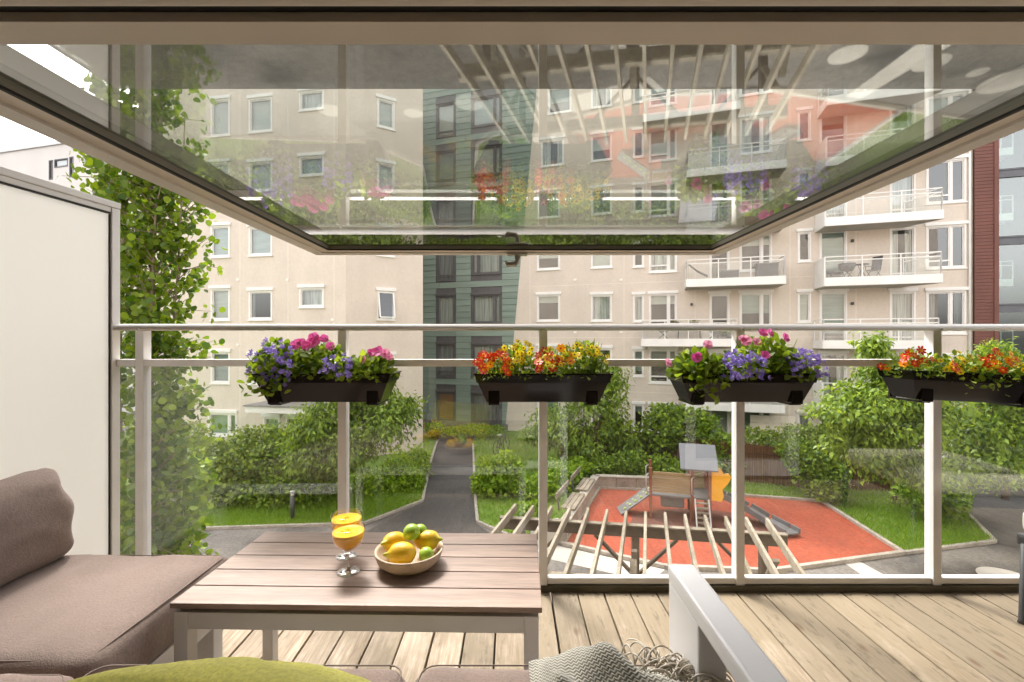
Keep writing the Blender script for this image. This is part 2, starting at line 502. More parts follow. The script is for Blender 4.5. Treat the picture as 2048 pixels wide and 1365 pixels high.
def _grass():
    m, nt, out = new_mat("lawn_grass")
    bs = N(nt, "ShaderNodeBsdfPrincipled")
    a = tex(nt, .8, 6); b = tex(nt, 14, 6, rough=.7)
    c = mix_rgb(nt, ramp(nt, a, .35, .7), (.13, .25, .018), (.20, .26, .035))
    c = mix_rgb(nt, ramp(nt, b, .35, .75), c, (.06, .125, .012))
    c = mix_rgb(nt, ramp(nt, tex(nt, 1.7, 6), .62, .78), c, (.14, .105, .05))
    nt.links.new(c, bs.inputs["Base Color"])
    bs.inputs["Roughness"].default_value = .9
    nt.links.new(bump(nt, b, 1.0, .06), bs.inputs["Normal"])
    nt.links.new(bs.outputs[0], out.inputs[0])
    return m
M['grass'] = _grass()
M['blade'] = leaf_mat("grass_blade", (.13, .27, .018), (.24, .36, .035), .4)
M['leaf_aspen'] = leaf_mat("aspen_leaf", (.032, .088, .007), (.19, .285, .02), .44)
M['leaf_bush'] = leaf_mat("shrub_leaf", (.045, .105, .010), (.26, .385, .03), .38)
M['leaf_bush2'] = leaf_mat("shrub_leaf_grey", (.07, .13, .025), (.33, .42, .09), .36)
M['leaf_lime'] = leaf_mat("fresh_leaf", (.08, .18, .010), (.32, .46, .03), .42)
M['leaf_cherry'] = leaf_mat("drooping_leaf", (.06, .125, .012), (.29, .41, .05), .42)
M['leaf_dark'] = leaf_mat("dark_leaf", (.035, .07, .016), (.075, .13, .028), .3)
M['leaf_pot'] = leaf_mat("bedding_leaf", (.07, .15, .012), (.28, .38, .05), .42)
M['pet_pink'] = leaf_mat("pink_petal", (.74, .09, .36), (.80, .16, .46), .25, tint=(1.1, 1.1, 1.1))
M['pet_pale'] = leaf_mat("pale_pink_petal", (.80, .26, .46), (.84, .42, .56), .3, tint=(1.1, 1.1, 1.1))
M['pet_purple'] = leaf_mat("violet_petal", (.25, .17, .62), (.40, .30, .78), .25, tint=(1.1, 1.1, 1.1))
M['pet_red'] = leaf_mat("scarlet_petal", (.62, .022, .008), (.74, .075, .012), .2, tint=(1.1, 1.1, 1.1))
M['pet_orange'] = leaf_mat("orange_eye", (.85, .30, .01), (.90, .45, .02), .2, tint=(1.1, 1.1, 1.1))
M['pet_yellow'] = leaf_mat("yellow_petal", (.88, .66, .012), (.92, .76, .04), .25, tint=(1.1, 1.1, 1.1))
M['pet_eye'] = leaf_mat("brown_eye", (.16, .075, .01), (.30, .16, .015), .1, tint=(1.1, 1.1, 1.1))
# ================================================================ THE COURTYARD GROUND
def flat(name, pts, z, m, kind="structure"):
    mb = MB(); mb.poly([(x, y, z) for x, y in pts])
    return tag(mb.build(name, m), kind=kind)

flat("ground", [(-250, -60), (250, -60), (250, 300), (-250, 300)], GZ, M['asphalt'])
LAWN_L = [gp(250, 1066), gp(370, 1061), gp(728, 1050), gp(845, 1004), gp(860, 930), gp(874, 885), (-4.6, 27.6), (-26, 27.6), (-26, 13.2)]
LAWN_C = [gp(1015, 1073), gp(955, 1047), gp(951, 1005), gp(946, 890), (-2.2, 29.6), (7.5, 27.0), gp(1250, 935), gp(1193, 958), gp(1110, 1072)]
LAWN_R = [gp(1330, 978), gp(1645, 1005), gp(1808, 1109), gp(1990, 1086), gp(1925, 1020), gp(1880, 975), gp(1900, 945), (15.5, 21.5), (8.2, 23.5), gp(1215, 957)]
RED = [gp(1199, 978), gp(1420, 989), gp(1643, 1005), gp(1806, 1109), gp(1540, 1146), gp(1330, 1137), gp(1126, 1091)]
flat("lawn", LAWN_L, GZ + .03, M['grass'])
flat("lawn", LAWN_C, GZ + .03, M['grass'])
flat("lawn", LAWN_R, GZ + .03, M['grass'])
flat("path", [gp(735, 1062), gp(845, 1006), gp(861, 930), gp(876, 886), (-4.3, 29), (-2.4, 29), gp(946, 888), gp(950, 1005), gp(955, 1050), gp(1000, 1080), gp(700, 1085)], GZ + .008, M['path'])
flat("path", [gp(1880, 977), gp(1925, 1022), gp(1990, 1088), (16, 10.6), (24, 13), (26, 22), gp(1905, 945)], GZ + .008, M['path'])
flat("playground_surface", RED, GZ + .02, M['redrub'])
TC = gp(1385, 1040)
flat("safety_mat", [(TC[0] + 2.1 * math.cos(k * .2618) * (1 + .06 * math.sin(k * 2.1)), TC[1] - .35 + 1.25 * math.sin(k * .2618)) for k in range(24)], GZ + .024, M['mat_dark'])
flat("pavement", [gp(1684, 1124), gp(1714, 1121), (9.6, 6.9), (8.5, 7.0)], GZ + .006, M['pale_conc'])
flat("pavement", [gp(1095, 1088), gp(1330, 1140), gp(1300, 1165), gp(1060, 1110)], GZ + .006, M['pale_conc'])

def kerb(pts, w=.10, h=.09):
    for p, q in zip(pts[:-1], pts[1:]):
        mb = MB()
        mb.bar((p[0], p[1], GZ + h / 2), (q[0], q[1], GZ + h / 2), w, h, c=.012)
        tag(mb.build("kerb", M['kerb']), kind="structure")
kerb([gp(250, 1066), gp(370, 1061), gp(728, 1050), gp(845, 1004), gp(860, 930), gp(874, 885)])
kerb([gp(1015, 1073), gp(955, 1047), gp(951, 1005), gp(946, 890)])
kerb(RED + [RED[0]], .12, .10)
kerb([gp(1808, 1109), gp(1990, 1086), gp(1925, 1020), gp(1880, 975)])

# round pale slabs let into the asphalt below the terrace (seen mirrored in the open window)
for i, (x, y, r) in enumerate([(-4.9, 12.3, .34), (-2.7, 12.45, .26), (-1.1, 11.9, .40), (2.46, 9.7, .36), (3.3, 9.35, .50), (1.2, 10.1, .22), (7.3, 9.9, .36), (6.4, 9.6, .22), (10.8, 10.55, .20), (11.9, 10.9, .56), (9.4, 10.2, .34), (5.0, 8.6, .40)]):
    mb = MB()
    n = 40
    mb.prism([(r * math.cos(2 * math.pi * k / n), r * math.sin(2 * math.pi * k / n)) for k in range(n)], 0, .012)
    o = mb.build("paving_disc", M['pale_conc'], loc=(x, y, GZ + .002))
    tag(o, kind="structure")

# ================================================================ FACADES
class Facade:
    def __init__(s, name, O, P):
        s.O = Vector((O[0], O[1])); d = Vector((P[0] - O[0], P[1] - O[1]))
        s.L = d.length; s.u = d.normalized(); s.v = Vector((-s.u.y, s.u.x))
        s.th = math.atan2(s.u.y, s.u.x)
        s.root = empty(name, (O[0], O[1], 0), s.th)
    def px(s, x, y, off=0.0):
        d2 = Vector(((x - 1024) / FPX, 1.0))
        t = (off + s.O.dot(s.v)) / d2.dot(s.v)
        p = d2 * t
        return (p - s.O).dot(s.u), ZC - (y - 682.5) / FPX * t
    def w(s, a, y, z):
        p = s.O + s.u * a + s.v * y
        return Vector((p.x, p.y, z))

def clip(poly, fn):
    """keep the part of a 2-D polygon where fn(p) >= 0 (fn linear)"""
    out = []
    for i, p in enumerate(poly):
        q = poly[(i + 1) % len(poly)]
        a, b = fn(p), fn(q)
        if a >= 0: out.append(p)
        if (a >= 0) != (b >= 0):
            t = a / (a - b)
            out.append((p[0] + (q[0] - p[0]) * t, p[1] + (q[1] - p[1]) * t))
    return out

def wall_mesh(mb, s0, s1, z0, z1, holes, y=0.0, depth=.22, fn=None, mi=0):
    ss = sorted({s0, s1, *[h[0] for h in holes], *[h[1] for h in holes]})
    zs = sorted({z0, z1, *[h[2] for h in holes], *[h[3] for h in holes]})
    ss = [a for a in ss if s0 <= a <= s1]; zs = [a for a in zs if z0 <= a <= z1]
    for a, b in zip(ss[:-1], ss[1:]):
        for c, d in zip(zs[:-1], zs[1:]):
            m_, n_ = (a + b) / 2, (c + d) / 2
            if any(h[0] < m_ < h[1] and h[2] < n_ < h[3] for h in holes): continue
            pl = [(a, c), (b, c), (b, d), (a, d)]
            if fn: pl = clip(pl, fn)
            if len(pl) >= 3: mb.poly([(p[0], y, p[1]) for p in pl], mi)
    for (a, b, c, d) in holes:
        if a < s0 - .01 or b > s1 + .01: continue
        mb.add([(a, y, c), (b, y, c), (b, y, d), (a, y, d), (a, y + depth, c), (b, y + depth, c), (b, y + depth, d), (a, y + depth, d)],
               [(0, 1, 5, 4), (1, 2, 6, 5), (2, 3, 7, 6), (3, 0, 4, 7)], mi)

BL = ['blind_green', 'blind_cream', 'curtain', 'curtain_grey', None, None]
def window(root, a, b, c, d, fm='white', mull=None, transom=None, blind='r', part=None, head=True, tilt=0.0, y0=.05, name="window"):
    """frame with sub-parts pane, blind or curtain, shutter box and sill, set in an opening of the wall"""
    t = .075
    mb = MB()
    def ring(x0, x1, z0_, z1_, w, ya, yb):
        mb.box(x0, x1, ya, yb, z0_, z0_ + w); mb.box(x0, x1, ya, yb, z1_ - w, z1_)
        mb.box(x0, x0 + w, ya, yb, z0_ + w, z1_ - w); mb.box(x1 - w, x1, ya, yb, z0_ + w, z1_ - w)
    ring(a, b, c, d, t, y0 - .075, y0 + .08)
    cells = [(a + t, b - t)]
    if mull:
        mx = a + (b - a) * mull
        mb.box(mx - .045, mx + .045, y0 - .05, y0 + .07, c + t, d - t)
        cells = [(a + t, mx - .045), (mx + .045, b - t)]
    if transom:
        tz = c + (d - c) * transom
        mb.box(cells[0][0], cells[0][1], y0 - .05, y0 + .07, tz - .04, tz + .04)
    if not tilt:
        for (e, f) in cells: ring(e + .004, f - .004, c + t + .004, d - t - .004, .045, y0 - .03, y0 + .05)
    o = mb.build(name, M[fm], root)
    p = MB()
    if tilt:
        hgt = d - c - 2 * t
        for (e, f) in cells:
            dy = -math.sin(tilt) * hgt; dz = hgt * (1 - math.cos(tilt))
            p.poly([(e, y0 - .06, d - t), (f, y0 - .06, d - t), (f, y0 - .06 + dy, c + t + dz), (e, y0 - .06 + dy, c + t + dz)])
            sb = MB()
            A, B_ = Vector((e, y0 - .06, d - t)), Vector((f, y0 - .06, d - t))
            C_, D_ = Vector((f, y0 - .06 + dy, c + t + dz)), Vector((e, y0 - .06 + dy, c + t + dz))
            for g, h in ((A, B_), (B_, C_), (C_, D_), (D_, A)): sb.bar(g, h, .06, .06)
            sb.build("open_sash", M[fm], o)
    else:
        for (e, f) in cells: p.poly([(e + .04, y0 + .012, c + t + .04), (f - .04, y0 + .012, c + t + .04), (f - .04, y0 + .012, d - t - .04), (e + .04, y0 + .012, d - t - .04)])
    p.build("pane", M['glass_far'], o)
    if blind == 'r': blind = random.choice(BL)
    if blind:
        k = part if part is not None else random.choice([1, 1, .8, .55, .3])
        q = MB()
        if blind.startswith('curtain'):
            # folded cloth, drawn open a little at random
            def cloth(e, f):
                n = max(6, int((f - e) / .09)); vs = []
                for i in range(n + 1):
                    xx = e + (f - e) * i / n; yy = .22 + .03 * math.sin(i * 1.9)
                    vs += [(xx, yy, c), (xx, yy, d)]
                q.add(vs, [(2 * i, 2 * i + 2, 2 * i + 3, 2 * i + 1) for i in range(n)], 0, True)
            W = b - a
            if k >= 1: cloth(a, b)
            else: cloth(a, a + W * k * .5); cloth(b - W * k * .4, b)
            q.build("curtain", M[blind], o)
        else:
            q.box(a, b, .20, .21, d - (d - c) * k, d)
            q.build("blind", M[blind], o)
    if head:
        h = MB(); h.box(a - .07, b + .07, -.10, .02, d + .002, d + .16, c=.012)
        h.build("shutter_box", M[fm], o)
        h = MB(); h.box(a - .04, b + .04, -.07, .03, c - .055, c - .002)
        h.build("sill", M[fm], o)
    return o

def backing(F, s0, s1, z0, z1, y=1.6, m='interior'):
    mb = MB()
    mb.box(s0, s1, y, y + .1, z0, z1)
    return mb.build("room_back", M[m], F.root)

# ---------------------------------------------------------------- left cream block, two faces meeting at a blunt corner
CA = ((692 - 1024) / FPX * 21.7, 21.7)
FA = Facade("apartment_block", (-19.8, 23.9), CA)
tag(FA.root, "cream rendered apartment block with scattered white windows left of the green facade", "building")
FB = Facade("facade_face", CA, ((845 - 1024) / FPX * 23.7, 23.7))
FB.root.name = "right_face"
FH = 3.18
def rect(F, x0, x1, y0, y1, off=0.0):
    a, z1 = F.px(x0, y0, off); b, z0 = F.px(x1, y1, off)
    zm = F.px((x0 + x1) / 2, y0, off)[1]; zn = F.px((x0 + x1) / 2, y1, off)[1]
    return [a, b, zn, zm]
def shift(h, k): return [h[0], h[1], h[2] + k * FH, h[3] + k * FH]
HOLA, WA = [], []
c1, c2, c3 = rect(FA, 422, 460, 578, 641), rect(FA, 498, 545, 582, 640), rect(FA, 599, 648, 576, 615)
specA = []
for k in range(-1, 4):
    for c_, bl in ((c1, ['blind_green', 'blind_cream', 'blind_green', 'blind_cream', 'blind_cream'][k + 1]), (c2, ['curtain', 'curtain', 'blind_green', 'blind_cream', 'blind_cream'][k + 1]), (c3, ['r', 'curtain', 'r', 'blind_green', 'r'][k + 1])):
        if c_ is c3 and k in (-1, 1): continue
        h = shift(c_, k)
        if k == 3 and c_ is not c3: h[2] -= .25
        specA.append((h, bl, [1, .3, 1, 1, 1][k + 1] if c_ is c2 else 1))
gw = rect(FA, 417, 474, 826, 872); specA.append((gw, 'blind_green', 1))
gd = rect(FA, 527, 560, 834, 880); specA.append((gd, 'blind_green', 1))
gd2 = rect(FA, 572, 610, 834, 880); specA.append((gd2, None, 1))
mb = MB(); wall_mesh(mb, .2, FA.L, GZ, 17.5, [s_[0] for s_ in specA])
mb.build("wall", M['cream'], FA.root)
backing(FA, .3, FA.L - .3, GZ, 17.5)
for h, bl, k in specA:
    window(FA.root, *h, blind=bl, part=k, mull=.72 if h is gw else None)
mb = MB()
a0, zc_ = FA.px(492, 812, -1.3); a1, _ = FA.px(640, 812, -1.3)
mb.box(a0, a1, -1.35, 0, zc_ - .30, zc_ - .02, 0); mb.box(a0 - .05, a1 + .05, -1.42, 0, zc_ - .02, zc_ + .05, 1)
mb.build("entrance_canopy", [M['white'], M['felt']], FA.root)
for x in (480, 576, 668):
    a, _ = FA.px(x, 600)
    mb = MB(); mb.box(a - .008, a + .008, -.004, 0, GZ + .3, 17.5); mb.build("wall_joint", M['beige_frame'], FA.root)
for x, y in ((476, 560), (575, 690), (575, 560), (665, 640), (476, 690)):
    a, z_ = FA.px(x, y)
    mb = MB(); mb.box(a - .07, a + .07, -.03, 0, z_ - .05, z_ + .05, c=.008); mb.build("air_vent", M['offwhite'], FA.root)
mb = MB(); mb.box(0, FA.L, -.12, .4, 17.5, 17.75)
mb.build("parapet", M['galv'], FA.root)

c4 = rect(FB, 754, 789, 583, 640)
specB = [(shift(c4, k), None if k == 0 else 'blind_cream') for k in range(-1, 4)]
mb = MB(); wall_mesh(mb, .0, FB.L, GZ, 17.5, [s_[0] for s_ in specB])
mb.box(FB.L, FB.L + .02, 0, 9, GZ, 17.5)
FB.root.parent = FA.root
FB.root.matrix_parent_inverse = Matrix.Identity(4)
FB.root.location = (FA.L, 0, 0); FB.root.rotation_euler = (0, 0, FB.th - FA.th)
FB.root.name = "angled_wall"
mb.build("render_face", M['cream'], FB.root)
for i, (h, bl) in enumerate(specB):
    w_ = window(FA.root, *h, blind=bl, part=1, tilt=R(14) if bl is None else 0.0)
    w_.location = (FA.L, 0, 0); w_.rotation_euler = (0, 0, FB.th - FA.th)
mb = MB(); mb.box(.3, FB.L - .1, 1.4, 1.5, GZ, 17.5)
mb.build("room_back", M['interior'], FB.root)

# ---------------------------------------------------------------- green clad wing and the long right block share one plane
def rp(x):
    q = (x - 1024) / FPX
    D = 1 / (.03479 + .01092 * q)
    return (q * D, D)
FG = Facade("green_clad_wing", rp(845), rp(1040))
tag(FG.root, "green board-clad stair wing between the two cream blocks", "building")
FR = Facade("apartment_block", rp(845), rp(1945))
tag(FR.root, "long cream apartment block with stacked white glass balconies behind the playground", "building")
e0, ez0 = FR.px(1073, 180); e1, ez1 = FR.px(1010, 866)
def edge_r(p):   # >= 0 right of the slanting joint
    t = (p[1] - ez1) / (ez0 - ez1)
    return p[0] - (e1 + (e0 - e1) * t)
def edge_l(p): return -edge_r(p)
TOPR = 18.5
g1, g2 = rect(FG, 874, 910, 592, 658), rect(FG, 944, 1002, 590, 647)
specG = []
for k in range(-2, 5):
    specG.append((shift(g1, k), ['orange_wall', 'curtain_grey', 'curtain', 'curtain_grey', 'curtain', 'blind_green', 'blind_cream'][k + 2], None))
    specG.append((shift(g2, k), ['curtain_grey', 'curtain', 'curtain', 'curtain', 'curtain', 'blind_cream', 'blind_green'][k + 2], .22 if k in (1, 2) else .78))
mb = MB(); wall_mesh(mb, -3, e0 + .8, GZ, TOPR, [s_[0] for s_ in specG], y=.03, fn=edge_l)
mb.build("wall", M['dark_frame'], FG.root)
backing(FG, -3, e0 + .8, GZ, TOPR, 1.8)
for h, bl, mu in specG:
    window(FG.root, *h, fm='dark_frame', blind=bl, part=1, mull=mu, transom=.16 if mu is None else None)
# horizontal boards, cut round the windows and along the slanting joint
ph = FH / 8
z = GZ + .45
row = 0
while z < TOPR - ph:
    cuts = [(-3.0, e0 + .8)]
    for h, _, _ in specG:
        if h[2] - .06 < z + ph * .96 and h[3] + .16 > z + .02:
            nc = []
            for a, b in cuts:
                if h[1] < a or h[0] > b: nc.append((a, b)); continue
                if h[0] - .075 - a > .05: nc.append((a, h[0] - .075))
                if b - h[1] - .075 > .05: nc.append((h[1] + .075, b))
            cuts = nc
    for a, b in cuts:
        pieces = [(a, b)]
        if b - a > 4.5:
            j = a + (b - a) * random.uniform(.35, .65); pieces = [(a, j - .008), (j + .008, b)]
        for (a_, b_) in pieces:
            pl = clip([(a_, z), (b_, z), (b_, z + ph - .022), (a_, z + ph - .022)], edge_l)
            if len(pl) < 3: continue
            mb = MB(); n = len(pl)
            yt = -.012
            vs = [(p[0], (-.03 if p[1] < z + .1 else yt), p[1]) for p in pl] + [(p[0], .025, p[1]) for p in pl]
            mb.add(vs, [tuple(range(n))] + [(i, n + i, n + (i + 1) % n, (i + 1) % n) for i in range(n)])
            mb.build("board", M['green_clad'], FG.root)
    z += ph; row += 1
mb = MB(); mb.box(-3, e1 + .2, -.03, .1, GZ, GZ + .42)
mb.build("plinth", M['felt'], FG.root)

# right block windows
wa, wb_, wc, wd = rect(FR, 1074, 1120, 590, 643), rect(FR, 1182, 1224, 590, 643), rect(FR, 1266, 1288, 590, 644), rect(FR, 1298, 1354, 588, 656)
we, wf = rect(FR, 1419, 1459, 588, 684), rect(FR, 1479, 1544, 586, 660)
wg = rect(FR, 1595, 1622, 585, 645)
wh, wi, wj = rect(FR, 1639, 1694, 584, 688), rect(FR, 1779, 1831, 583, 690), rect(FR, 1852, 1932, 582, 668)
specR = []
for k in range(-2, 5):
    for nm, c_, mu, tr_ in (('a', wa, None, None), ('b', wb_, None, None), ('c', wc, None, None), ('d', wd, .70, .2), ('e', we, None, None), ('f', wf, .68, None),
                            ('g', wg, None, None), ('h', wh, None, None), ('i', wi, None, .14), ('j', wj, .62, .18)):
        h = shift(c_, k)
        if nm in 'a' and k == 4: h[0] += .7; h[1] += .7
        if nm == 'a' and k == 3: h[0] += .25; h[1] += .25
        bl = {'a': ['blind_green', 'blind_cream', 'blind_cream', 'blind_cream', 'curtain_grey', 'curtain', 'blind_green'],
              'd': ['blind_green', 'blind_cream', 'blind_cream', 'curtain', None, 'blind_cream', 'blind_green']}.get(nm)
        bl = bl[k + 2] if bl else ('curtain' if (nm == 'h' and k == -1) else random.choice(['blind_green', 'blind_cream', None, None, 'curtain', None, 'curtain_grey']))
        specR.append((h, bl, mu, tr_, nm))
EX = FR.px(1945, 600)[0]
mb = MB(); wall_mesh(mb, e1 - .3, EX, GZ, TOPR, [s_[0] for s_ in specR], fn=edge_r)
mb.build("wall", M['cream'], FR.root)
backing(FR, e1 + .5, EX + 4, GZ, TOPR, 1.8)
for h, bl, mu, tr_, nm in specR:
    window(FR.root, *h, blind=bl, mull=mu, transom=tr_, part=None)
for x, y in ((1150, 560), (1242, 560), (1242, 665), (1150, 665), (1565, 560), (1565, 440), (1568, 690), (1242, 455), (1150, 455)):
    a, z_ = FR.px(x, y)
    mb = MB(); mb.box(a - .09, a + .09, -.03, 0, z_ - .06, z_ + .06, c=.008); mb.build("air_vent", M['offwhite'], FR.root)
for x in (1060, 1248, 1390, 1580, 1712):
    a, _ = FR.px(x, 600)
    mb = MB(); mb.box(a - .008, a + .008, -.004, 0, GZ + .3, TOPR); mb.build("wall_joint", M['beige_frame'], FR.root)
for k in range(-1, 6):
    zj = wd[2] + k * FH - .55
    mb = MB(); mb.box(e1 + .9 + max(0, (zj - ez1) / (ez0 - ez1)) * (e0 - e1), EX, -.003, 0, zj - .007, zj + .007); mb.build("wall_joint", M['beige_frame'], FR.root)
a, _ = FR.px(1940, 600)
mb = MB(); mb.tube([(a - .05, -.07, GZ), (a - .05, -.07, TOPR)], .045, 10); mb.build("downpipe", M['white'], FR.root)
for (x, y) in ((1383, 609), (1704, 607), (1704, 482), (1383, 480)):
    a, z_ = FR.px(x, y)
    mb = MB(); mb.box(a - .06, a + .06, -.12, 0, z_ - .09, z_ + .06, c=.015)
    mb.build("wall_lamp", M['dkmetal'], FR.root)

def balcony(x0, x1, ybot, depth=1.45, solid_left=False, angled=True):
    a, z0 = FR.px(x0, ybot, -depth); b, _ = FR.px(x1, ybot, -depth)
    mid, z0 = FR.px((x0 + x1) / 2, ybot, -depth)
    zt = z0 + .42
    mb = MB()
    mb.prism([(a, -depth), (b, -depth), (b + (-.9 if angled else 0), 0), (a, 0)], z0, z0 + .02, 1)
    for p, q in (((a, -depth), (b, -depth)), ((b, -depth), (b - (.9 if angled else 0), 0)), ((a, 0), (a, -depth))):
        mb.bar((p[0], p[1], z0 + .225), (q[0], q[1], z0 + .225), .06, .41, 0)
    mb.prism([(a, -depth), (b, -depth), (b + (-.9 if angled else 0), 0), (a, 0)], zt - .12, zt - .04, 1)
    o = mb.build("balcony", [M['white'], M['pale_conc']], FR.root)
    n = max(3, round((b - a) / 1.35))
    g = MB(); pr = MB()
    for (p, q, nn) in (((a + .04, -depth + .03), (b - .04, -depth + .03), n), ((b - .04, -depth + .03), (b - .04 - (.85 if angled else 0), -.05), 1), ((a + .04, -depth + .03), (a + .04, -.05), 1)):
        pv, qv = Vector((*p, 0)), Vector((*q, 0))
        for zz in (zt + 1.03, zt + .83):
            pr.bar((p[0], p[1], zz), (q[0], q[1], zz), .05, .045)
        for i in range(nn + 1):
            t_ = pv.lerp(qv, i / nn)
            pr.bar((t_.x, t_.y, zt - .1), (t_.x, t_.y, zt + 1.03), .045, .045, up=(0, 1, 0))
        if not (solid_left and p[0] == q[0] == a + .04):
            g.poly([(p[0], p[1], zt + .0), (q[0], q[1], zt + .0), (q[0], q[1], zt + .8), (p[0], p[1], zt + .8)])
    pr.build("balcony_rail", M['white'], o)
    g.build("balcony_glass", M['glass_balc'], o)
    if solid_left:
        q = MB(); q.box(a - .02, a + .035, -depth, -.02, zt - .1, zt + 1.0)
        q.build("side_screen", M['white'], o)
    return a, b, zt - .04
BALC = {}
for key, args in {"A3": (1375, 1573, 346), "A2": (1374, 1572, 459), "A1": (1373, 1571, 572), "A0": (1283, 1476, 694), "A-1": (1370, 1569, 824), "A4": (1286, 1480, 232),
                  "B3": (1652, 1888, 322), "B2": (1650, 1887, 446), "B1": (1649, 1885, 570), "B0": (1646, 1880, 699), "B-1": (1645, 1880, 830), "B4": (1655, 1890, 196)}.items():
    BALC[key] = balcony(*args, solid_left=key in ("B3", "B2", "B1", "B-1"), angled=key[0] == 'B')
# garage-like grey panels on the ground floor under the balconies
a, z1_ = FR.px(1500, 830); b, z0_ = FR.px(1590, 885)
mb = MB()
for i in range(5): mb.box(a, b, -.06, -.02, z1_ - .42 * (i + 1) + .02, z1_ - .42 * i)
mb.build("cladding_panel", M['beige_frame'], FR.root)

# rust-red clad pier and the glazed wing beyond it
FP = Facade("red_clad_pier", rp(1946), rp(1990))
tag(FP.root, "rust red board-clad pier at the end of the long cream block", "building")
mb = MB(); mb.box(0, FP.L, -.10, .6, GZ, TOPR)
mb.build("wall", M['darkwood'], FP.root)
mb = MB()
z = GZ
while z < TOPR:
    mb.box(-.01, FP.L - .12, -.14, -.10, z, z + .145); z += .16
tag(mb.build("boards", M['red_clad'], FP.root), kind="stuff")
mb = MB(); mb.box(FP.L - .12, FP.L + .05, -.18, -.10, GZ, TOPR)
mb.build("corner_post", M['red_clad'], FP.root)

FW = Facade("glazed_wing", rp(1992), rp(2250))
tag(FW.root, "glazed wing with grey steel bands at the right edge beyond the red pier", "building")
bz = [FW.px(2010, y)[1] for y in (346, 482, 615)]
step = (bz[0] - bz[2]) / 2
mb = MB(); mb.box(0, FW.L, 2.4, 2.6, GZ, TOPR)
mb.build("back_wall", M['felt'], FW.root)
for k in range(-2, 3):
    zb = bz[1] + k * step
    mb = MB(); mb.box(0, FW.L, -.08, .12, zb - .20, zb + .20); mb.box(0, FW.L, -.12, -.08, zb + .13, zb + .20)
    mb.build("steel_band", M['roofgrey'], FW.root)
    for i in range(4):
        mb = MB(); mb.box(i * 2.0 + .03, i * 2.0 + 1.97, .01, .02, zb + .2, zb + step - .2)
        mb.build("pane", M['glass_far'], FW.root)
    zz = zb + step * .55
    bo = MB(); bo.box(.1, 1.05, .7, 2.3, zz - .65, zz - .3)
    bo = bo.build("inner_balcony", M['white'], FW.root)
    q = MB()
    for zr in (zz + .55, zz + .35): q.bar((.12, .72, zr), (1.05, .72, zr), .04, .04)
    for xx in (.14, .58, 1.03): q.bar((xx, .72, zz - .3), (xx, .72, zz + .55), .04, .04, up=(0, 1, 0))
    q.build("balcony_rail", M['white'], bo)
mb = MB()
for i in range(5): mb.box(i * 2.0 - .04, i * 2.0 + .04, -.06, .10, GZ, TOPR)
mb.build("mullions", M['roofgrey'], FW.root)
mb = MB(); mb.box(0, FW.L, -.1, 2.6, TOPR, TOPR + .2); mb.build("roof", M['felt'], FW.root)

# ---------------------------------------------------------------- distant white block at the far left
FD = Facade("apartment_block", (-45.0, 40.0), (-27.6, 35.6))
tag(FD.root, "distant pale flat-roofed block with dark slit windows above the frosted screen", "building")
w1, w2, w3 = rect(FD, 98, 106, 321, 360), rect(FD, 109, 136, 318, 335), rect(FD, 139, 147, 314, 355)
zr = FD.px(75, 296)[1]
mb = MB(); wall_mesh(mb, -14, FD.L + 6, GZ, zr, [w1, w2, w3], depth=.3)
mb.build("wall", M['cream_plain'], FD.root)
mb = MB(); mb.box(-14, FD.L + 6, -.12, 6, zr, zr + .28); mb.build("roof_edge", M['galv'], FD.root)
backing(FD, -14, FD.L + 6, GZ, zr - .1, 1.2)
for h in (w1, w2, w3): window(FD.root, *h, fm='dark_frame', blind='blind_green' if h is w2 else None, part=.6, head=False)

# ================================================================ LEAFY THINGS
SH_ROUND = np.array([(0, 0, 0), (.42, .18, .06), (.5, .55, .08), (.28, .92, .03), (0, 1.08, -.04), (-.28, .92, .03), (-.5, .55, .08), (-.42, .18, .06)])
SH_LONG = np.array([(0, 0, 0), (.24, .42, .07), (0, 1.05, -.06), (-.24, .42, .07)])
SH_OVAL = np.array([(0, 0, 0), (.32, .30, .07), (.30, .68, .05), (0, 1.0, -.04), (-.30, .68, .05), (-.32, .30, .07)])
def unit(a): return a / np.maximum(np.linalg.norm(a, axis=1, keepdims=True), 1e-9)
def leaves_mesh(name, P, Nn, A, size, shape):
    n, k = len(P), len(shape)
    A = unit(A); Nn = unit(Nn - A * np.sum(Nn * A, 1, keepdims=True)); B = np.cross(A, Nn)
    S = np.asarray(size).reshape(-1, 1, 1)
    V = P[:, None, :] + S * (shape[None, :, 0:1] * B[:, None, :] + shape[None, :, 1:2] * A[:, None, :] + shape[None, :, 2:3] * Nn[:, None, :])
    me = bpy.data.meshes.new(name)
    me.vertices.add(n * k); me.vertices.foreach_set("co", V.reshape(-1).astype(np.float32))
    me.loops.add(n * k); me.loops.foreach_set("vertex_index", np.arange(n * k, dtype=np.int32))
    me.polygons.add(n)
    me.polygons.foreach_set("loop_start", np.arange(0, n * k, k, dtype=np.int32))
    me.polygons.foreach_set("loop_total", np.full(n, k, dtype=np.int32))
    me.update(calc_edges=True)
    return me
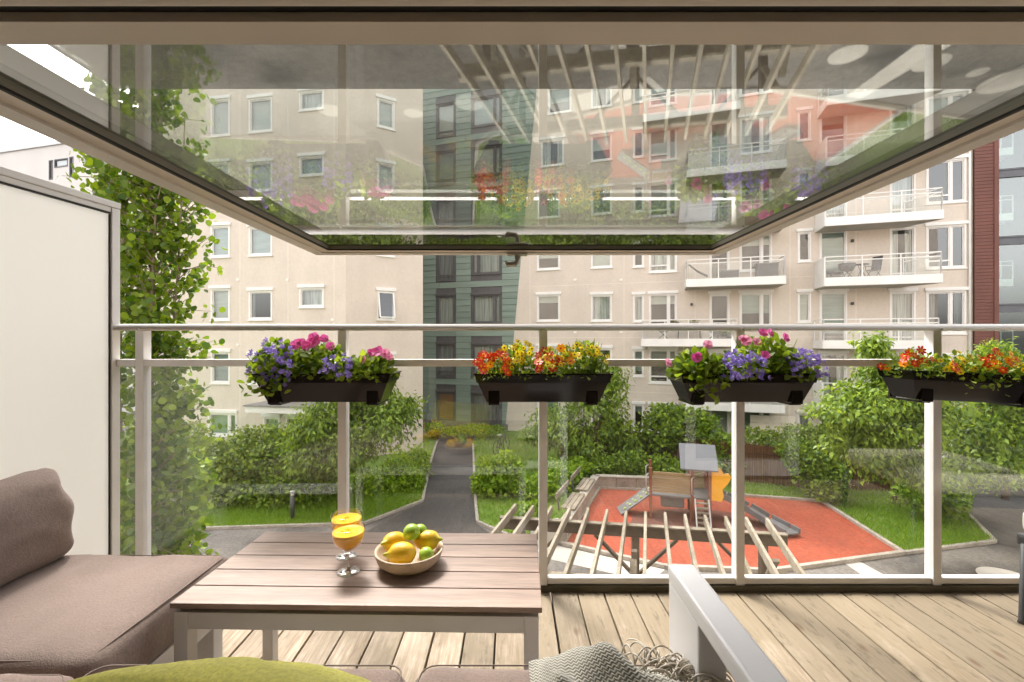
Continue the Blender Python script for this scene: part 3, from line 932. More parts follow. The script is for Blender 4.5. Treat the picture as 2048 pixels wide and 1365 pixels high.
def sample_blobs(blobs, n, shell=.45, lump=.28):
    """leaf seats in lumpy ellipsoids; returns positions and outward directions"""
    B = np.array(blobs, float)
    w_ = (B[:, 3] * B[:, 4] + B[:, 4] * B[:, 5] + B[:, 3] * B[:, 5]); w_ /= w_.sum()
    idx = RNG.choice(len(B), n, p=w_)
    d = unit(RNG.normal(size=(n, 3)))
    r = 1 - shell * RNG.random(n) ** 1.4
    ph_ = RNG.random((len(B), 6)) * 6.28
    f = np.zeros(n)
    for j, (a, b, c) in enumerate(((5, 3, 2), (-3, 5, 4), (4, -4, 6), (9, 7, -8), (-8, 10, 6), (11, -6, 9))):
        f += np.sin(d[:, 0] * a + d[:, 1] * b + d[:, 2] * c + ph_[idx, j]) * (1 if j < 3 else .6)
    r *= 1 + lump * f / 3.0
    P = B[idx, :3] + d * r[:, None] * B[idx, 3:6]
    return P, d
def shrub(name, label, blobs, n, size, lm, shape=SH_OVAL, cat="shrub", group=None, droop=0.0, stems=5, shell=.45, lump=.28, stem_m='bark', base=None, rstem=.025, crown='foliage'):
    bl = np.array(blobs, float)
    cx, cy = (base if base else (bl[:, 0].mean(), bl[:, 1].mean()))
    root = empty(name, (cx, cy, GZ))
    tag(root, label, cat, group)
    off = np.array((cx, cy, GZ))
    P, d = sample_blobs(blobs, n, shell, lump)
    keep = P[:, 2] > GZ + .05
    P, d = P[keep] - off, d[keep]
    n = len(P)
    Nn = unit(d * .8 + np.array((0, 0, .7)) + RNG.normal(size=(n, 3)) * .55)
    A = RNG.normal(size=(n, 3)) * .7 + d * .5 - np.array((0, 0, droop))
    sz = size * (.65 + .7 * RNG.random(n))
    link(crown, leaves_mesh(crown, P, Nn, A, sz, shape), M[lm], root)
    mb = MB()
    for i in range(stems):
        b = bl[i % len(bl)]
        p0 = Vector((RNG.normal() * .12, RNG.normal() * .12, -.05)); p1 = Vector((b[0] - cx + RNG.normal() * b[3] * .3, b[1] - cy + RNG.normal() * b[4] * .3, b[2] - GZ + b[5] * .3))
        m1 = p0.lerp(p1, .5) + Vector((RNG.normal() * .1, RNG.normal() * .1, 0))
        mb.tube([p0, m1, p1], [rstem, rstem * .7, rstem * .3], 6)
    mb.build("stem", M[stem_m], root)
    return root
def bpx(x, y, D, rx, ry=None, rz=None):
    """ellipsoid measured as centre pixel, distance and pixel radii"""
    c = at(x, y, D); k = D / FPX
    return (c.x, c.y, c.z, rx * k, (ry if ry else rx) * k, (rz if rz else rx) * k)

def tree(name, label, base, h_fork, blobs, n, size, lm, shape=SH_LONG, droop=.9, rt=.11, bark='bark', shell=.75, lump=.35, cat="tree", group=None):
    root = empty(name, (base[0], base[1], GZ))
    tag(root, label, cat, group)
    off = np.array((base[0], base[1], GZ))
    # limbs first, then leaves along twigs and through the crown volume
    mb = MB()
    fork = Vector((.05, 0, h_fork))
    mb.tube([(0, 0, -.1), (.03, .02, h_fork * .5), fork], [rt, rt * .8, rt * .68], 9)
    mb.build("trunk", M[bark], root)
    lb = MB(); tips = []
    for b in blobs:
        c = Vector((b[0] - base[0], b[1] - base[1], b[2] - GZ))
        st = fork + Vector((RNG.normal() * .05, RNG.normal() * .05, -RNG.random() * .3))
        mid = st.lerp(c, .5) + Vector((0, 0, .25))
        lb.tube([st, mid, c], [rt * .5, rt * .33, rt * .16], 6)
        for j in range(7):
            dd = Vector(RNG.normal(size=3)).normalized()
            e = c + Vector((dd.x * b[3], dd.y * b[4], dd.z * b[5])) * .85
            s0 = mid.lerp(c, .3 + .7 * RNG.random())
            lb.tube([s0, s0.lerp(e, .55) + Vector((0, 0, .12)), e], [rt * .12, rt * .08, rt * .04], 4, cap=False)
            tips.append((s0, e))
    tag(lb.build("branches", M[bark], root), kind="stuff")
    n1 = int(n * .6)
    P, d = sample_blobs(blobs, n1, shell, lump)
    P = P - off
    n2 = n - n1
    ti = RNG.integers(0, len(tips), n2)
    S0 = np.array([tuple(t[0]) for t in tips])[ti]; E0 = np.array([tuple(t[1]) for t in tips])[ti]
    tt = RNG.random((n2, 1)) ** .7
    P2 = S0 + (E0 - S0) * tt * 1.08 + RNG.normal(size=(n2, 3)) * .13
    P2[:, 2] += .12 * np.sin(tt[:, 0] * 3.1)
    P = np.concatenate([P, P2]); d = np.concatenate([d, unit(E0 - S0)])
    Nn = unit(d * .5 + np.array((0, 0, .8)) + RNG.normal(size=P.shape) * .5)
    A = RNG.normal(size=P.shape) * .6 + d * .5 - np.array((0, 0, droop))
    sz = size * (.65 + .7 * RNG.random(len(P)))
    link("crown", leaves_mesh("crown", P, Nn, A, sz, shape), M[lm], root)
    return root

# the columnar aspen right in front of the terrace
AX, AY = at(300, 700, 4.8).x, 4.8
aspen = empty("aspen_tree", (AX, AY, GZ))
tag(aspen, "slender multi-stemmed aspen with round leaves beside the frosted screen", "tree")
tr_ = []
for i, (xb, xt, D, zt_, r0) in enumerate(((236, 250, 5.0, 6.5, .042), (247, 262, 4.95, 6.9, .034), (300, 286, 4.7, 6.2, .036), (268, 330, 4.6, 4.2, .022), (286, 370, 4.75, 3.4, .020))):
    p0 = at(xb, 700, D); p1 = at(xt, 300, D)
    pts, rr = [], []
    for j in range(11):
        t_ = j / 10; z_ = GZ + (zt_ - GZ) * t_
        pts.append((p0.x + (p1.x - p0.x) * (t_ * 1.3 - .3) + .05 * math.sin(t_ * 7 + i * 2) - AX, D - AY + .05 * math.cos(t_ * 5 + i), z_ - GZ))
        rr.append(r0 * (1.25 - t_))
    mb = MB(); mb.tube(pts, rr, 8); mb.build("trunk", M['aspenbark'], aspen)
    tr_.append(pts)
leafP, leafD = [], []
bm_ = MB()
for i in range(880):
    t_ = random.uniform(.25, .95)
    pts = tr_[random.choice((0, 0, 1, 1, 2, 2, 3, 4) if t_ > .52 else (0, 1, 2, 2, 3, 3, 4, 4, 4, 4))]; j = min(int(t_ * 10), 9)
    s0 = Vector(pts[j]).lerp(Vector(pts[j + 1]), t_ * 10 - j)
    ang = random.uniform(0, 6.283); L_ = random.uniform(.25, .62) * (1.1 - .35 * t_)
    e = s0 + Vector((math.cos(ang) * L_ + (.10 if t_ < .55 else -.02), math.sin(ang) * L_ * .8, random.uniform(.05, .35)))
    m_ = s0.lerp(e, .5) + Vector((0, 0, .05))
    bm_.tube([s0, m_, e], [.006, .0045, .002], 5, cap=False)
    for q in range(random.randint(14, 24)):
        u_ = random.random() ** .7
        p = (s0.lerp(m_, u_ * 2) if u_ < .5 else m_.lerp(e, u_ * 2 - 1)) + Vector((random.gauss(0, .05), random.gauss(0, .05), random.gauss(-.02, .05)))
        leafP.append(tuple(p)); leafD.append(tuple((e - s0).normalized()))
tag(bm_.build("twigs", M['aspenbark'], aspen), kind="stuff")
leafP, leafD = np.array(leafP), np.array(leafD)
o_ = np.argsort(leafP[:, 1]); leafP, leafD = leafP[o_], leafD[o_]
n = len(leafP)
LN = unit(RNG.normal(size=(n, 3)) * .8 + np.array((0, -.5, .25)))
LA = RNG.normal(size=(n, 3)) * .7 + leafD * .3 - np.array((0, 0, .75))
LS = .062 * (.55 + .75 * RNG.random(n))
link("crown", leaves_mesh("crown", leafP[300:], LN[300:], LA[300:], LS[300:], SH_ROUND), M['leaf_aspen'], aspen)
one = leaves_mesh("leaf", np.zeros((1, 3)), np.array([(0., 0, 1)]), np.array([(0., 1, 0)]), [1.0], SH_ROUND)
one.materials.append(M['leaf_aspen'])
for i in range(300):
    a_ = Vector(LA[i]).normalized(); nn = Vector(LN[i]); nn = (nn - a_ * nn.dot(a_)).normalized(); bb = a_.cross(nn)
    mt = Matrix(((bb.x, a_.x, nn.x), (bb.y, a_.y, nn.y), (bb.z, a_.z, nn.z)))
    lo = link("leaf", one, None, aspen, loc=tuple(leafP[i]), scale=(LS[i],) * 3)
    lo.rotation_euler = mt.to_euler()

# trees of the courtyard
tree("cherry_tree", "small drooping-leaved tree behind the leftmost flower box", gp(690, 1000), 1.5,
     [bpx(640, 850, 15.6, 62, 60, 50), bpx(700, 800, 15.9, 70, 60, 50), bpx(770, 850, 15.5, 62, 60, 45), bpx(740, 770, 16, 55, 50, 40), bpx(690, 900, 15.3, 70, 60, 45), bpx(800, 815, 15.8, 45, 40, 28), bpx(610, 905, 15.4, 40, 40, 40)],
     15000, .16, 'leaf_cherry', group="courtyard trees")
tree("cherry_tree", "drooping-leaved tree behind the middle flower box beside the green facade", gp(1185, 945), 1.6,
     [bpx(1120, 850, 20, 66, 60, 44), bpx(1190, 800, 20.3, 66, 60, 50), bpx(1225, 760, 20.4, 36, 40, 30), bpx(1160, 890, 19.8, 66, 60, 44), bpx(1225, 850, 20, 40, 45, 45), bpx(1075, 870, 19.9, 36, 40, 16), bpx(1250, 890, 19.8, 34, 40, 40)],
     13000, .18, 'leaf_cherry', group="courtyard trees")
tree("cherry_tree", "leafy tree with spreading bright green sprays left of the rightmost flower box", gp(1790, 1010), 1.7,
     [bpx(1740, 800, 12.2, 88, 80, 40), bpx(1690, 830, 12, 62, 60, 22), bpx(1780, 740, 12.6, 62, 60, 38), bpx(1745, 692, 12.4, 26, 26, 14), bpx(1800, 860, 12.0, 92, 80, 44), bpx(1720, 890, 12.1, 70, 60, 36), bpx(1850, 810, 12.2, 76, 70, 50), bpx(1800, 930, 12.2, 80, 60, 36)],
     13750, .145, 'leaf_cherry', group="courtyard trees")
tree("cherry_tree", "leafy tree at the right edge behind the rightmost flower box", gp(2010, 1000), 1.7,
     [bpx(1960, 850, 13.2, 70, 70, 50), bpx(2030, 820, 13.4, 80, 70, 60), bpx(1990, 715, 13.2, 26, 26, 24), bpx(2000, 920, 13, 90, 70, 40), bpx(1940, 930, 13, 60, 60, 34), bpx(2090, 900, 13.4, 80, 70, 70), bpx(1985, 770, 13.2, 46, 40, 40)],
     13125, .145, 'leaf_cherry', group="courtyard trees")

# shrubs and hedges
shrub("shrub", "dense pale-leaved shrub below the entrance canopy, left half of the big thicket", [bpx(420, 940, 16.6, 75, 70, 60), bpx(370, 900, 16.8, 55, 55, 55), bpx(480, 925, 16.7, 75, 70, 62), bpx(440, 975, 16, 80, 60, 42)], 9450, .125, 'leaf_bush2', group="courtyard shrubs")
shrub("shrub", "dense shrub between the small tree and the pale thicket, above the left lawn", [bpx(560, 930, 16.8, 70, 70, 66), bpx(620, 930, 16.6, 65, 65, 60), bpx(580, 975, 16.1, 95, 60, 42), bpx(525, 890, 17, 50, 50, 40)], 9450, .125, 'leaf_bush', group="courtyard shrubs")
shrub("lilac_bush", "leafy lilac bush with one pink bloom low behind the left railing post", [bpx(330, 1000, 6.2, 50, 45, 80), bpx(350, 920, 6.4, 42, 40, 40), bpx(390, 960, 6.2, 34, 34, 46), bpx(300, 930, 6.4, 40, 40, 90), bpx(350, 1080, 6.0, 46, 40, 50)], 2300, .075, 'leaf_bush', SH_ROUND, group=None, shell=.8)
lil = bpy.data.objects["lilac_bush"]
lp = at(361, 916, 5.95)
Pp = np.array([(lp.x - lil.location.x + RNG.normal() * .02, lp.y - lil.location.y + RNG.normal() * .02, lp.z - GZ + RNG.normal() * .045) for _ in range(70)])
link("bloom", leaves_mesh("bloom", Pp, RNG.normal(size=(70, 3)), RNG.normal(size=(70, 3)), [.022] * 70, SH_OVAL), M['pet_pale'], lil)
shrub("shrub", "low leafy shrub along the left edge of the path", [bpx(800, 955, 18.2, 42, 42, 50), bpx(835, 930, 19.2, 26, 30, 40), bpx(780, 1000, 17, 44, 36, 30), bpx(745, 985, 17.2, 40, 40, 44), bpx(820, 975, 17.4, 26, 26, 40)], 7800, .12, 'leaf_lime', group="courtyard shrubs")
shrub("shrub", "rounded bright green bush on the right side of the path", [bpx(992, 958, 17.0, 46, 46, 46), bpx(975, 968, 16.9, 30, 30, 34), bpx(1010, 940, 17, 34, 36, 34)], 3600, .14, 'leaf_lime', group="courtyard shrubs", shell=.35, lump=.15)
shrub("ground_cover", "bright green ground cover climbing the slope behind the timber benches", [bpx(1075, 985, 16.6, 46, 40, 32), bpx(1120, 955, 17.8, 46, 50, 28), bpx(1060, 1030, 15.0, 30, 40, 24), bpx(1150, 935, 18.6, 36, 40, 18)], 6500, .12, 'leaf_lime', group="courtyard shrubs")
shrub("hedge", "low clipped hedge on the retaining wall behind the playground", [bpx(1215, 935, 18.6, 36, 30, 20), bpx(1265, 930, 18.6, 46, 30, 24), bpx(1320, 935, 18.4, 44, 30, 22), bpx(1365, 945, 18.2, 36, 30, 22)], 6500, .12, 'leaf_bush', group="courtyard shrubs")
shrub("shrub", "big rounded green bush behind the play tower", [bpx(1320, 860, 20, 42, 50, 42), bpx(1375, 860, 20, 46, 50, 46), bpx(1345, 835, 20.2, 40, 44, 26), bpx(1410, 880, 19.6, 36, 40, 50), bpx(1440, 920, 19, 36, 40, 50), bpx(1400, 935, 18.4, 40, 40, 34)], 7000, .16, 'leaf_bush', group="courtyard shrubs")
shrub("hedge", "tall hedge spilling over the reed fence", [bpx(1500, 885, 19.4, 50, 40, 28), bpx(1560, 885, 19, 56, 40, 28), bpx(1620, 880, 18.6, 56, 44, 30), bpx(1680, 880, 18, 50, 44, 40), bpx(1730, 870, 17.6, 50, 44, 36)], 8100, .125, 'leaf_bush2', group="courtyard shrubs")
shrub("shrub", "dark green bush standing before the reed fence", [bpx(1630, 935, 16.6, 46, 40, 44), bpx(1660, 955, 16.2, 34, 36, 40), bpx(1600, 905, 17, 36, 36, 26), bpx(1650, 975, 16, 30, 30, 22)], 5850, .12, 'leaf_bush', group="courtyard shrubs")
shrub("shrub", "yellow-green bush at the end of the reed fence above the right lawn", [bpx(1840, 985, 14.6, 44, 40, 34), bpx(1880, 960, 15, 44, 40, 34), bpx(1905, 1000, 14.4, 26, 30, 30)], 4200, .105, 'leaf_lime', group="courtyard shrubs")
shrub("shrub", "dark bush behind the right-hand path at the edge of the picture", [bpx(1960, 960, 17.6, 60, 50, 46), bpx(2030, 950, 17.6, 60, 50, 56), bpx(2090, 970, 17.2, 60, 50, 60)], 5000, .12, 'leaf_bush', group="courtyard shrubs")
shrub("flower_bed", "bed of orange and pink flowers at the foot of the green facade", [bpx(868, 858, 26.6, 22, 20, 13), bpx(905, 862, 26.8, 22, 20, 7), bpx(950, 858, 26.6, 34, 20, 9), bpx(985, 860, 26.4, 26, 20, 8)], 2600, .12, 'leaf_lime', cat="flower bed")
fb_ = bpy.data.objects["flower_bed"]
Pp, dd_ = sample_blobs([bpx(870, 850, 26.4, 26, 20, 12), bpx(950, 856, 26.4, 40, 20, 8)], 70, .1, .2)
link("blossoms", leaves_mesh("blossoms", Pp - np.array(tuple(fb_.location)), RNG.normal(size=(70, 3)), RNG.normal(size=(70, 3)), [.085] * 70, SH_OVAL), M['pet_orange'], fb_)

# blades of grass standing on the three lawns
def inside(p, poly):
    c = False
    for i in range(len(poly)):
        (x1, y1), (x2, y2) = poly[i], poly[i - 1]
        if (y1 > p[1]) != (y2 > p[1]) and p[0] < (x2 - x1) * (p[1] - y1) / (y2 - y1) + x1: c = not c
    return c
gpts = []
for pl, n, ymax in ((LAWN_L, 34000, 19), (LAWN_C, 14000, 27), (LAWN_R, 30000, 19)):
    xs = [p[0] for p in pl]; ys = [p[1] for p in pl]
    x0, x1, y0, y1 = max(min(xs), -11), min(max(xs), 16), min(ys), min(max(ys), ymax)
    k = 0
    while k < n:
        p = (random.uniform(x0, x1), y0 + (y1 - y0) * random.random() ** 1.4)
        k += 1
        if inside(p, pl): gpts.append(p)
gpts = np.array(gpts); n = len(gpts)
P = np.concatenate([gpts, np.full((n, 1), GZ + .025)], 1)
A = np.concatenate([RNG.normal(size=(n, 2)) * .45, np.ones((n, 1))], 1)
SH_BLADE = np.array([(-.10, 0, 0), (.10, 0, 0), (0, 1.0, .1)])
tag(link("lawn_grass", leaves_mesh("lawn_grass", P, RNG.normal(size=(n, 3)), A, .07 + .12 * RNG.random(n), SH_BLADE), M['blade']),
    "short green grass blades on the courtyard lawns", "grass", kind="stuff")
# ================================================================ COURTYARD THINGS
def V3(p2, z): return Vector((p2[0], p2[1], z))
# ---- pergola
PZ = -2.2
PA, PB = Vector((.06, 9.15, 0)), Vector((4.72, 8.42, 0))
pd = Vector((-.287, -.958, 0)); pe = (PB - PA).normalized()
perg = empty("pergola", (PA.x, PA.y, GZ))
tag(perg, "weathered timber pergola with open rafters in front of the red playground", "pergola")
def loc_p(v): return Vector(v) - Vector((PA.x, PA.y, GZ))
for i in range(14):
    p = PA.lerp(PB, i / 13) + Vector((0, 0, PZ - .08 + random.gauss(0, .004)))
    mb = MB(); mb.bar(loc_p(p - pd * random.uniform(0, .05)), loc_p(p + pd * (3.5 + random.uniform(-.05, .05))), .05, .15, c=.005)
    mb.build("rafter", M['oldwood'], perg)
for t, m_ in ((.32, 'darkwood'), (2.35, 'oldwood')):
    p = PA - pe * .2 + pd * t + Vector((0, 0, PZ - .16 - .11)); q = PB + pe * .25 + pd * t + Vector((0, 0, PZ - .16 - .11))
    mb = MB(); mb.bar(loc_p(p), loc_p(q), .075, .20, c=.006); mb.build("beam", M[m_], perg)
    mb = MB(); mb.bar(loc_p(p + Vector((0, 0, .113))), loc_p(q + Vector((0, 0, .113))), .12, .022); mb.build("cap_board", M['oldwood'], perg)
    for u_ in (.05, .50, .97):
        c_ = PA.lerp(PB, u_) + pd * t
        mb = MB(); mb.bar(loc_p((c_.x, c_.y, GZ)), loc_p((c_.x, c_.y, PZ - .37)), .12, .12, up=(0, 1, 0), c=.006)
        mb.build("post", M['darkwood'], perg)
        for s_ in (-1, 1):
            if (u_ < .1 and s_ < 0) or (u_ > .9 and s_ > 0): continue
            for dd, mm in ((pe * .75 * s_, 'darkwood'), ):
                mb = MB(); a_ = Vector((c_.x, c_.y, PZ - 1.15)); b_ = Vector((c_.x, c_.y, PZ - .40)) + dd
                mb.bar(loc_p(a_ + pd * -.07), loc_p(b_ + pd * -.07), .05, .09, up=pd); mb.build("brace", M[mm], perg)
        mb = MB(); a_ = Vector((c_.x, c_.y, PZ - 1.1)); b_ = Vector((c_.x, c_.y, PZ - .25)) + pd * (.85 if t < 1 else -.85)
        mb.bar(loc_p(a_), loc_p(b_), .05, .10, up=pe); mb.build("brace", M['oldwood'], perg)

# ---- retaining wall with benches round the playground corner
rw = empty("retaining_wall", (*gp(1196, 977), GZ))
tag(rw, "low concrete block wall around the corner of the red playground", "wall")
def wall_run(p, q, n, h=.44, w=.26):
    p, q = Vector((*p, 0)), Vector((*q, 0)); o = Vector((*gp(1196, 977), 0))
    for i in range(n):
        a_, b_ = p.lerp(q, i / n), p.lerp(q, (i + 1) / n)
        d_ = (b_ - a_).normalized()
        mb = MB(); mb.bar(a_ - o + d_ * .008 + Vector((0, 0, h / 2)), b_ - o - d_ * .008 + Vector((0, 0, h / 2 + random.gauss(0, .004))), w, h, c=.012)
        mb.build("block", M['concrete'], rw)
    mb = MB(); mb.bar(p - o + Vector((0, 0, h + .03)), q - o + Vector((0, 0, h + .03)), w + .04, .05, c=.01); mb.build("coping", M['concrete'], rw)
RW0, RW1, RW2 = gp(1192, 976), gp(1395, 984), gp(1121, 1089)
wall_run(RW0, RW1, 5)
wall_run(RW0, RW2, 7)
mb = MB(); mb.box(-.45, .45, -.3, .3, 0, .46, c=.02)
o = mb.build("concrete_block", M['pale_conc'], loc=(*gp(1098, 1080), GZ), rot=(0, 0, .4))
tag(o, "pale concrete block at the near end of the low wall under the pergola", "block")
rd = (Vector((*RW2, 0)) - Vector((*RW0, 0))).normalized(); rn = Vector((rd.y, -rd.x, 0))
if rn.x > 0: rn = -rn
for (t0, t1, lab) in ((.13, .40, "timber bench on the low wall nearest the playground corner"), (.47, .76, "timber bench on the low wall closer to the pergola")):
    p, q = V3(RW0, 0).lerp(V3(RW2, 0), t0), V3(RW0, 0).lerp(V3(RW2, 0), t1)
    b = empty("bench", ((p.x + q.x) / 2, (p.y + q.y) / 2, GZ)); tag(b, lab, "bench", "benches on the low wall")
    o_ = b.location
    for j in range(3):
        s_ = rn * (.02 + .15 * j - .05)
        mb = MB(); mb.bar(p + s_ - o_ + Vector((0, 0, GZ + .54)), q + s_ - o_ + Vector((0, 0, GZ + .54)), .13, .045, c=.006); mb.build("seat_slat", M['oldwood'], b)
    s_ = rn * .48
    mb = MB(); mb.bar(p + s_ - o_ + Vector((0, 0, GZ + .88)), q + s_ - o_ + Vector((0, 0, GZ + .88)), .045, .16, c=.006); mb.build("backrest", M['oldwood'], b)
    for e in (.12, .88):
        c_ = p.lerp(q, e)
        mb = MB(); mb.bar(c_ + rn * .44 - o_ + Vector((0, 0, GZ + .4)), c_ + rn * .50 - o_ + Vector((0, 0, GZ + .96)), .05, .012, up=rd); mb.build("bracket", M['dkmetal'], b)

# ---- reed fence
fpts = [gp(1120, 915), gp(1290, 935), gp(1440, 960), gp(1640, 982), gp(1860, 985)]
fence = empty("reed_fence", (*fpts[2], GZ))
tag(fence, "brown reed screen fence running behind the playground hedge", "fence")
fo = Vector((*fpts[2], GZ))
reed_me = None
for p, q in zip(fpts[:-1], fpts[1:]):
    p, q = V3(p, GZ), V3(q, GZ); n = max(1, round((q - p).length / 1.8))
    for i in range(n):
        a_, b_ = p.lerp(q, i / n), p.lerp(q, (i + 1) / n); L_ = (b_ - a_).length; d_ = (b_ - a_).normalized()
        mb = MB()
        k = 44
        for j in range(k):
            c_ = a_ + d_ * (L_ * (j + .5) / k); hh = 1.55 + random.gauss(0, .035)
            mb.tube([c_ - fo + Vector((0, random.gauss(0, .006), .02)), c_ - fo + Vector((0, random.gauss(0, .006), hh))], L_ / k * .56, 4, cap=False)
        tag(mb.build("reed_panel", M['reed'], fence), kind="stuff")
        mb = MB(); mb.bar(a_ - fo + Vector((0, .06, 0)), a_ - fo + Vector((0, .06, 1.6)), .08, .08, up=(0, 1, 0)); mb.build("post", M['darkwood'], fence)
        for zz in (.35, 1.2):
            mb = MB(); mb.bar(a_ - fo + Vector((0, -.035, zz)), b_ - fo + Vector((0, -.035, zz)), .012, .02); mb.build("wire_lath", M['darkwood'], fence)

# ---- play tower
TX, TY = gp(1374, 1032)
tw = empty("play_tower", (TX, TY, GZ), R(-16))
tag(tw, "wooden play tower with grey gabled roof, ladder and climbing ramp on the red surface", "play tower")
def tb(name, m, *a, **k):
    mb = MB(); mb.box(*a, **k); return mb.build(name, M[m], tw)
HW = .52
for (x, y, h) in ((-HW - .62, -HW, 1.62), (HW * .2, -HW, 1.8), (HW * .2, HW, 1.8), (-HW - .62, HW, 1.62), (HW + .1, -HW, 1.8), (HW + .1, HW, 1.8)):
    tb("post", 'playpost', x - .045, x + .045, y - .045, y + .045, 0, h, c=.012)
tb("platform", 'playgrey', -HW - .6, HW + .12, -HW, HW, .72, .78)
for i in range(7):
    z_ = .86 + i * .095
    tb("panel_board", 'playpanel', -HW - .56, HW * .2 - .05, -HW - .02, -HW + .02, z_, z_ + .080, c=.006)
for i in range(8):
    z_ = .8 + i * .12
    tb("panel_board", 'playpanel', HW * .2, HW + .1, HW - .02, HW + .02, z_, z_ + .102, c=.006)
# gabled roof
mb = MB()
for s_ in (-1, 1):
    mb.add([(-.25, 0, 2.36), (HW + .32, 0, 2.36), (HW + .32, s_ * .72, 1.72), (-.25, s_ * .72, 1.72), (-.25, 0, 2.32), (HW + .32, 0, 2.32), (HW + .32, s_ * .72, 1.68), (-.25, s_ * .72, 1.68)],
           [(0, 1, 2, 3), (4, 5, 6, 7), (2, 3, 7, 6), (0, 3, 7, 4), (1, 2, 6, 5)])
mb.build("roof", M['roofgrey'], tw)
mb = MB(); mb.prism([(0, 0), (0, 0), (0, 0)], 0, 0)
for x in (-.12, HW + .12):
    mb2 = MB(); mb2.add([(x, -.5, 1.75), (x, .5, 1.75), (x, 0, 2.30), (x + .02, -.5, 1.75), (x + .02, .5, 1.75), (x + .02, 0, 2.30)], [(0, 1, 2), (3, 4, 5), (0, 1, 4, 3), (1, 2, 5, 4), (2, 0, 3, 5)])
    mb2.build("gable", M['playpanel'], tw)
# wavy yellow panel
mb = MB()
pts = [(.0, .75), (.34, .72), (.40, .9), (.36, 1.1), (.52, 1.3), (.62, 1.5), (.52, 1.62), (.40, 1.58), (.30, 1.75), (.05, 1.78)]
n = len(pts)
mb.add([(HW + .10 + x, -HW - .01, z_) for x, z_ in pts] + [(HW + .10 + x, -HW + .02, z_) for x, z_ in pts], [tuple(range(n)), tuple(range(n, 2 * n))] + [(i, (i + 1) % n, n + (i + 1) % n, n + i) for i in range(n)])
mb.build("yellow_panel", M['yellow'], tw)
# ladder with flat treads
lx0, lx1 = HW * .2 + .08, HW + .06
for x in (lx0, lx1):
    mb = MB(); mb.bar((x, -HW - .05, .76), (x, -HW - .62, 0), .04, .09); mb.build("ladder_side", M['galv'], tw)
for i in range(6):
    t_ = (i + .6) / 6.4; y_ = -HW - .62 + .57 * t_; z_ = .76 * t_
    tb("tread", 'oldwood', lx0 + .02, lx1 - .02, y_ - .07, y_ + .07, z_ - .02, z_ + .015, c=.004)
# climbing ramp with holds
mb = MB(); mb.bar((-HW - .62, -.05, .78), (-HW - 1.62, -.35, .05), .62, .045, c=.01); mb.build("climbing_ramp", M['playgrey'], tw)
for i in range(10):
    t_ = .08 + .085 * i; s_ = -1 if i % 2 else 1
    p = Vector((-HW - .62, -.05, .78)).lerp(Vector((-HW - 1.62, -.35, .05)), t_) + Vector((.04, s_ * .14 - .02, .035))
    mb = MB(); mb.lathe([(0.001, .045), (.04, .04), (.055, .0), (.05, -.01)], 8); mb.build("climbing_hold", M['playgreen'], tw, loc=p, rot=(0, R(-32), 0))
for (x, y) in ((-HW - .68, -HW - .05), (HW * .2 + .06, -HW - .06), (-HW - .68, HW)):
    mb = MB(); mb.tube([(x, y, .85), (x - .08, y - .06, .9), (x - .08, y - .06, 1.4), (x, y, 1.45)], .02, 6); mb.build("grab_bar", M['galv'], tw)
# slide sweeping down on the far side
mb = MB()
prev = None
sl = [(HW + .12, .1, .76), (HW + .7, .1, .66), (HW + 1.3, 0, .40), (HW + 1.75, -.25, .20), (HW + 2.1, -.7, .14), (HW + 2.25, -1.0, .13)]
for i in range(len(sl) - 1):
    p, q = Vector(sl[i]), Vector(sl[i + 1])
    mb.bar(p, q, .46, .04); sx = (q - p).cross(Vector((0, 0, 1))).normalized() * .24
    mb.bar(p + sx + Vector((0, 0, .06)), q + sx + Vector((0, 0, .06)), .04, .16); mb.bar(p - sx + Vector((0, 0, .06)), q - sx + Vector((0, 0, .06)), .04, .16)
mb.build("slide", M['playgrey'], tw)
tb("tunnel_panel", 'playgrey', -HW - .3, -.1, -.3, .25, .32, .70, c=.05)
tb("counter", 'playpanel', HW * .2, HW * .2 + .05, -HW, HW, .35, .62)

# ---- bollard light
b = empty("bollard_light", (*gp(585, 1040), GZ)); tag(b, "grey bollard light standing on the left lawn", "bollard")
mb = MB(); mb.lathe([(.001, 0), (.065, 0), (.065, .78), (.001, .78)], 20); mb.build("post", M['dkmetal'], b)
mb = MB(); mb.lathe([(.055, .78), (.055, .87), (.001, .87)], 20); mb.build("lens", M['pale_conc'], b)
mb = MB(); mb.lathe([(.001, .87), (.07, .87), (.07, .92), (.001, .93)], 20); mb.build("cap", M['galv'], b)

# ---- bicycle standing on the lawn
bk = empty("bicycle", (*gp(1003, 906), GZ + .03), R(62)); tag(bk, "dark bicycle standing on the grass behind the rounded bush", "bicycle")
for x in (-.52, .52):
    mb = MB(); mb.tube([(x + .33 * math.cos(a * .3927), 0, .34 + .33 * math.sin(a * .3927)) for a in range(17)], .018, 6, cap=False)
    w_ = mb.build("wheel", M['rubber'], bk)
    mb = MB()
    for a in range(8): mb.tube([(x, 0, .34), (x + .32 * math.cos(a * .785), 0, .34 + .32 * math.sin(a * .785))], .004, 4)
    mb.build("spokes", M['galv'], w_)
mb = MB()
for p, q in (((-.52, 0, .34), (-.05, 0, .30)), ((-.52, 0, .34), (-.18, 0, .78)), ((-.18, 0, .78), (-.05, 0, .30)), ((-.05, 0, .30), (.38, 0, .80)), ((-.16, 0, .74), (.36, 0, .84)), ((.36, 0, .90), (.52, 0, .34))):
    mb.tube([p, q], .02, 6)
mb.build("frame", M['dkmetal'], bk)
mb = MB(); mb.box(-.34, -.08, -.07, .07, .88, .94, c=.02); mb.tube([(-.18, 0, .76), (-.2, 0, .9)], .014, 6); mb.build("saddle", M['pale_conc'], bk)
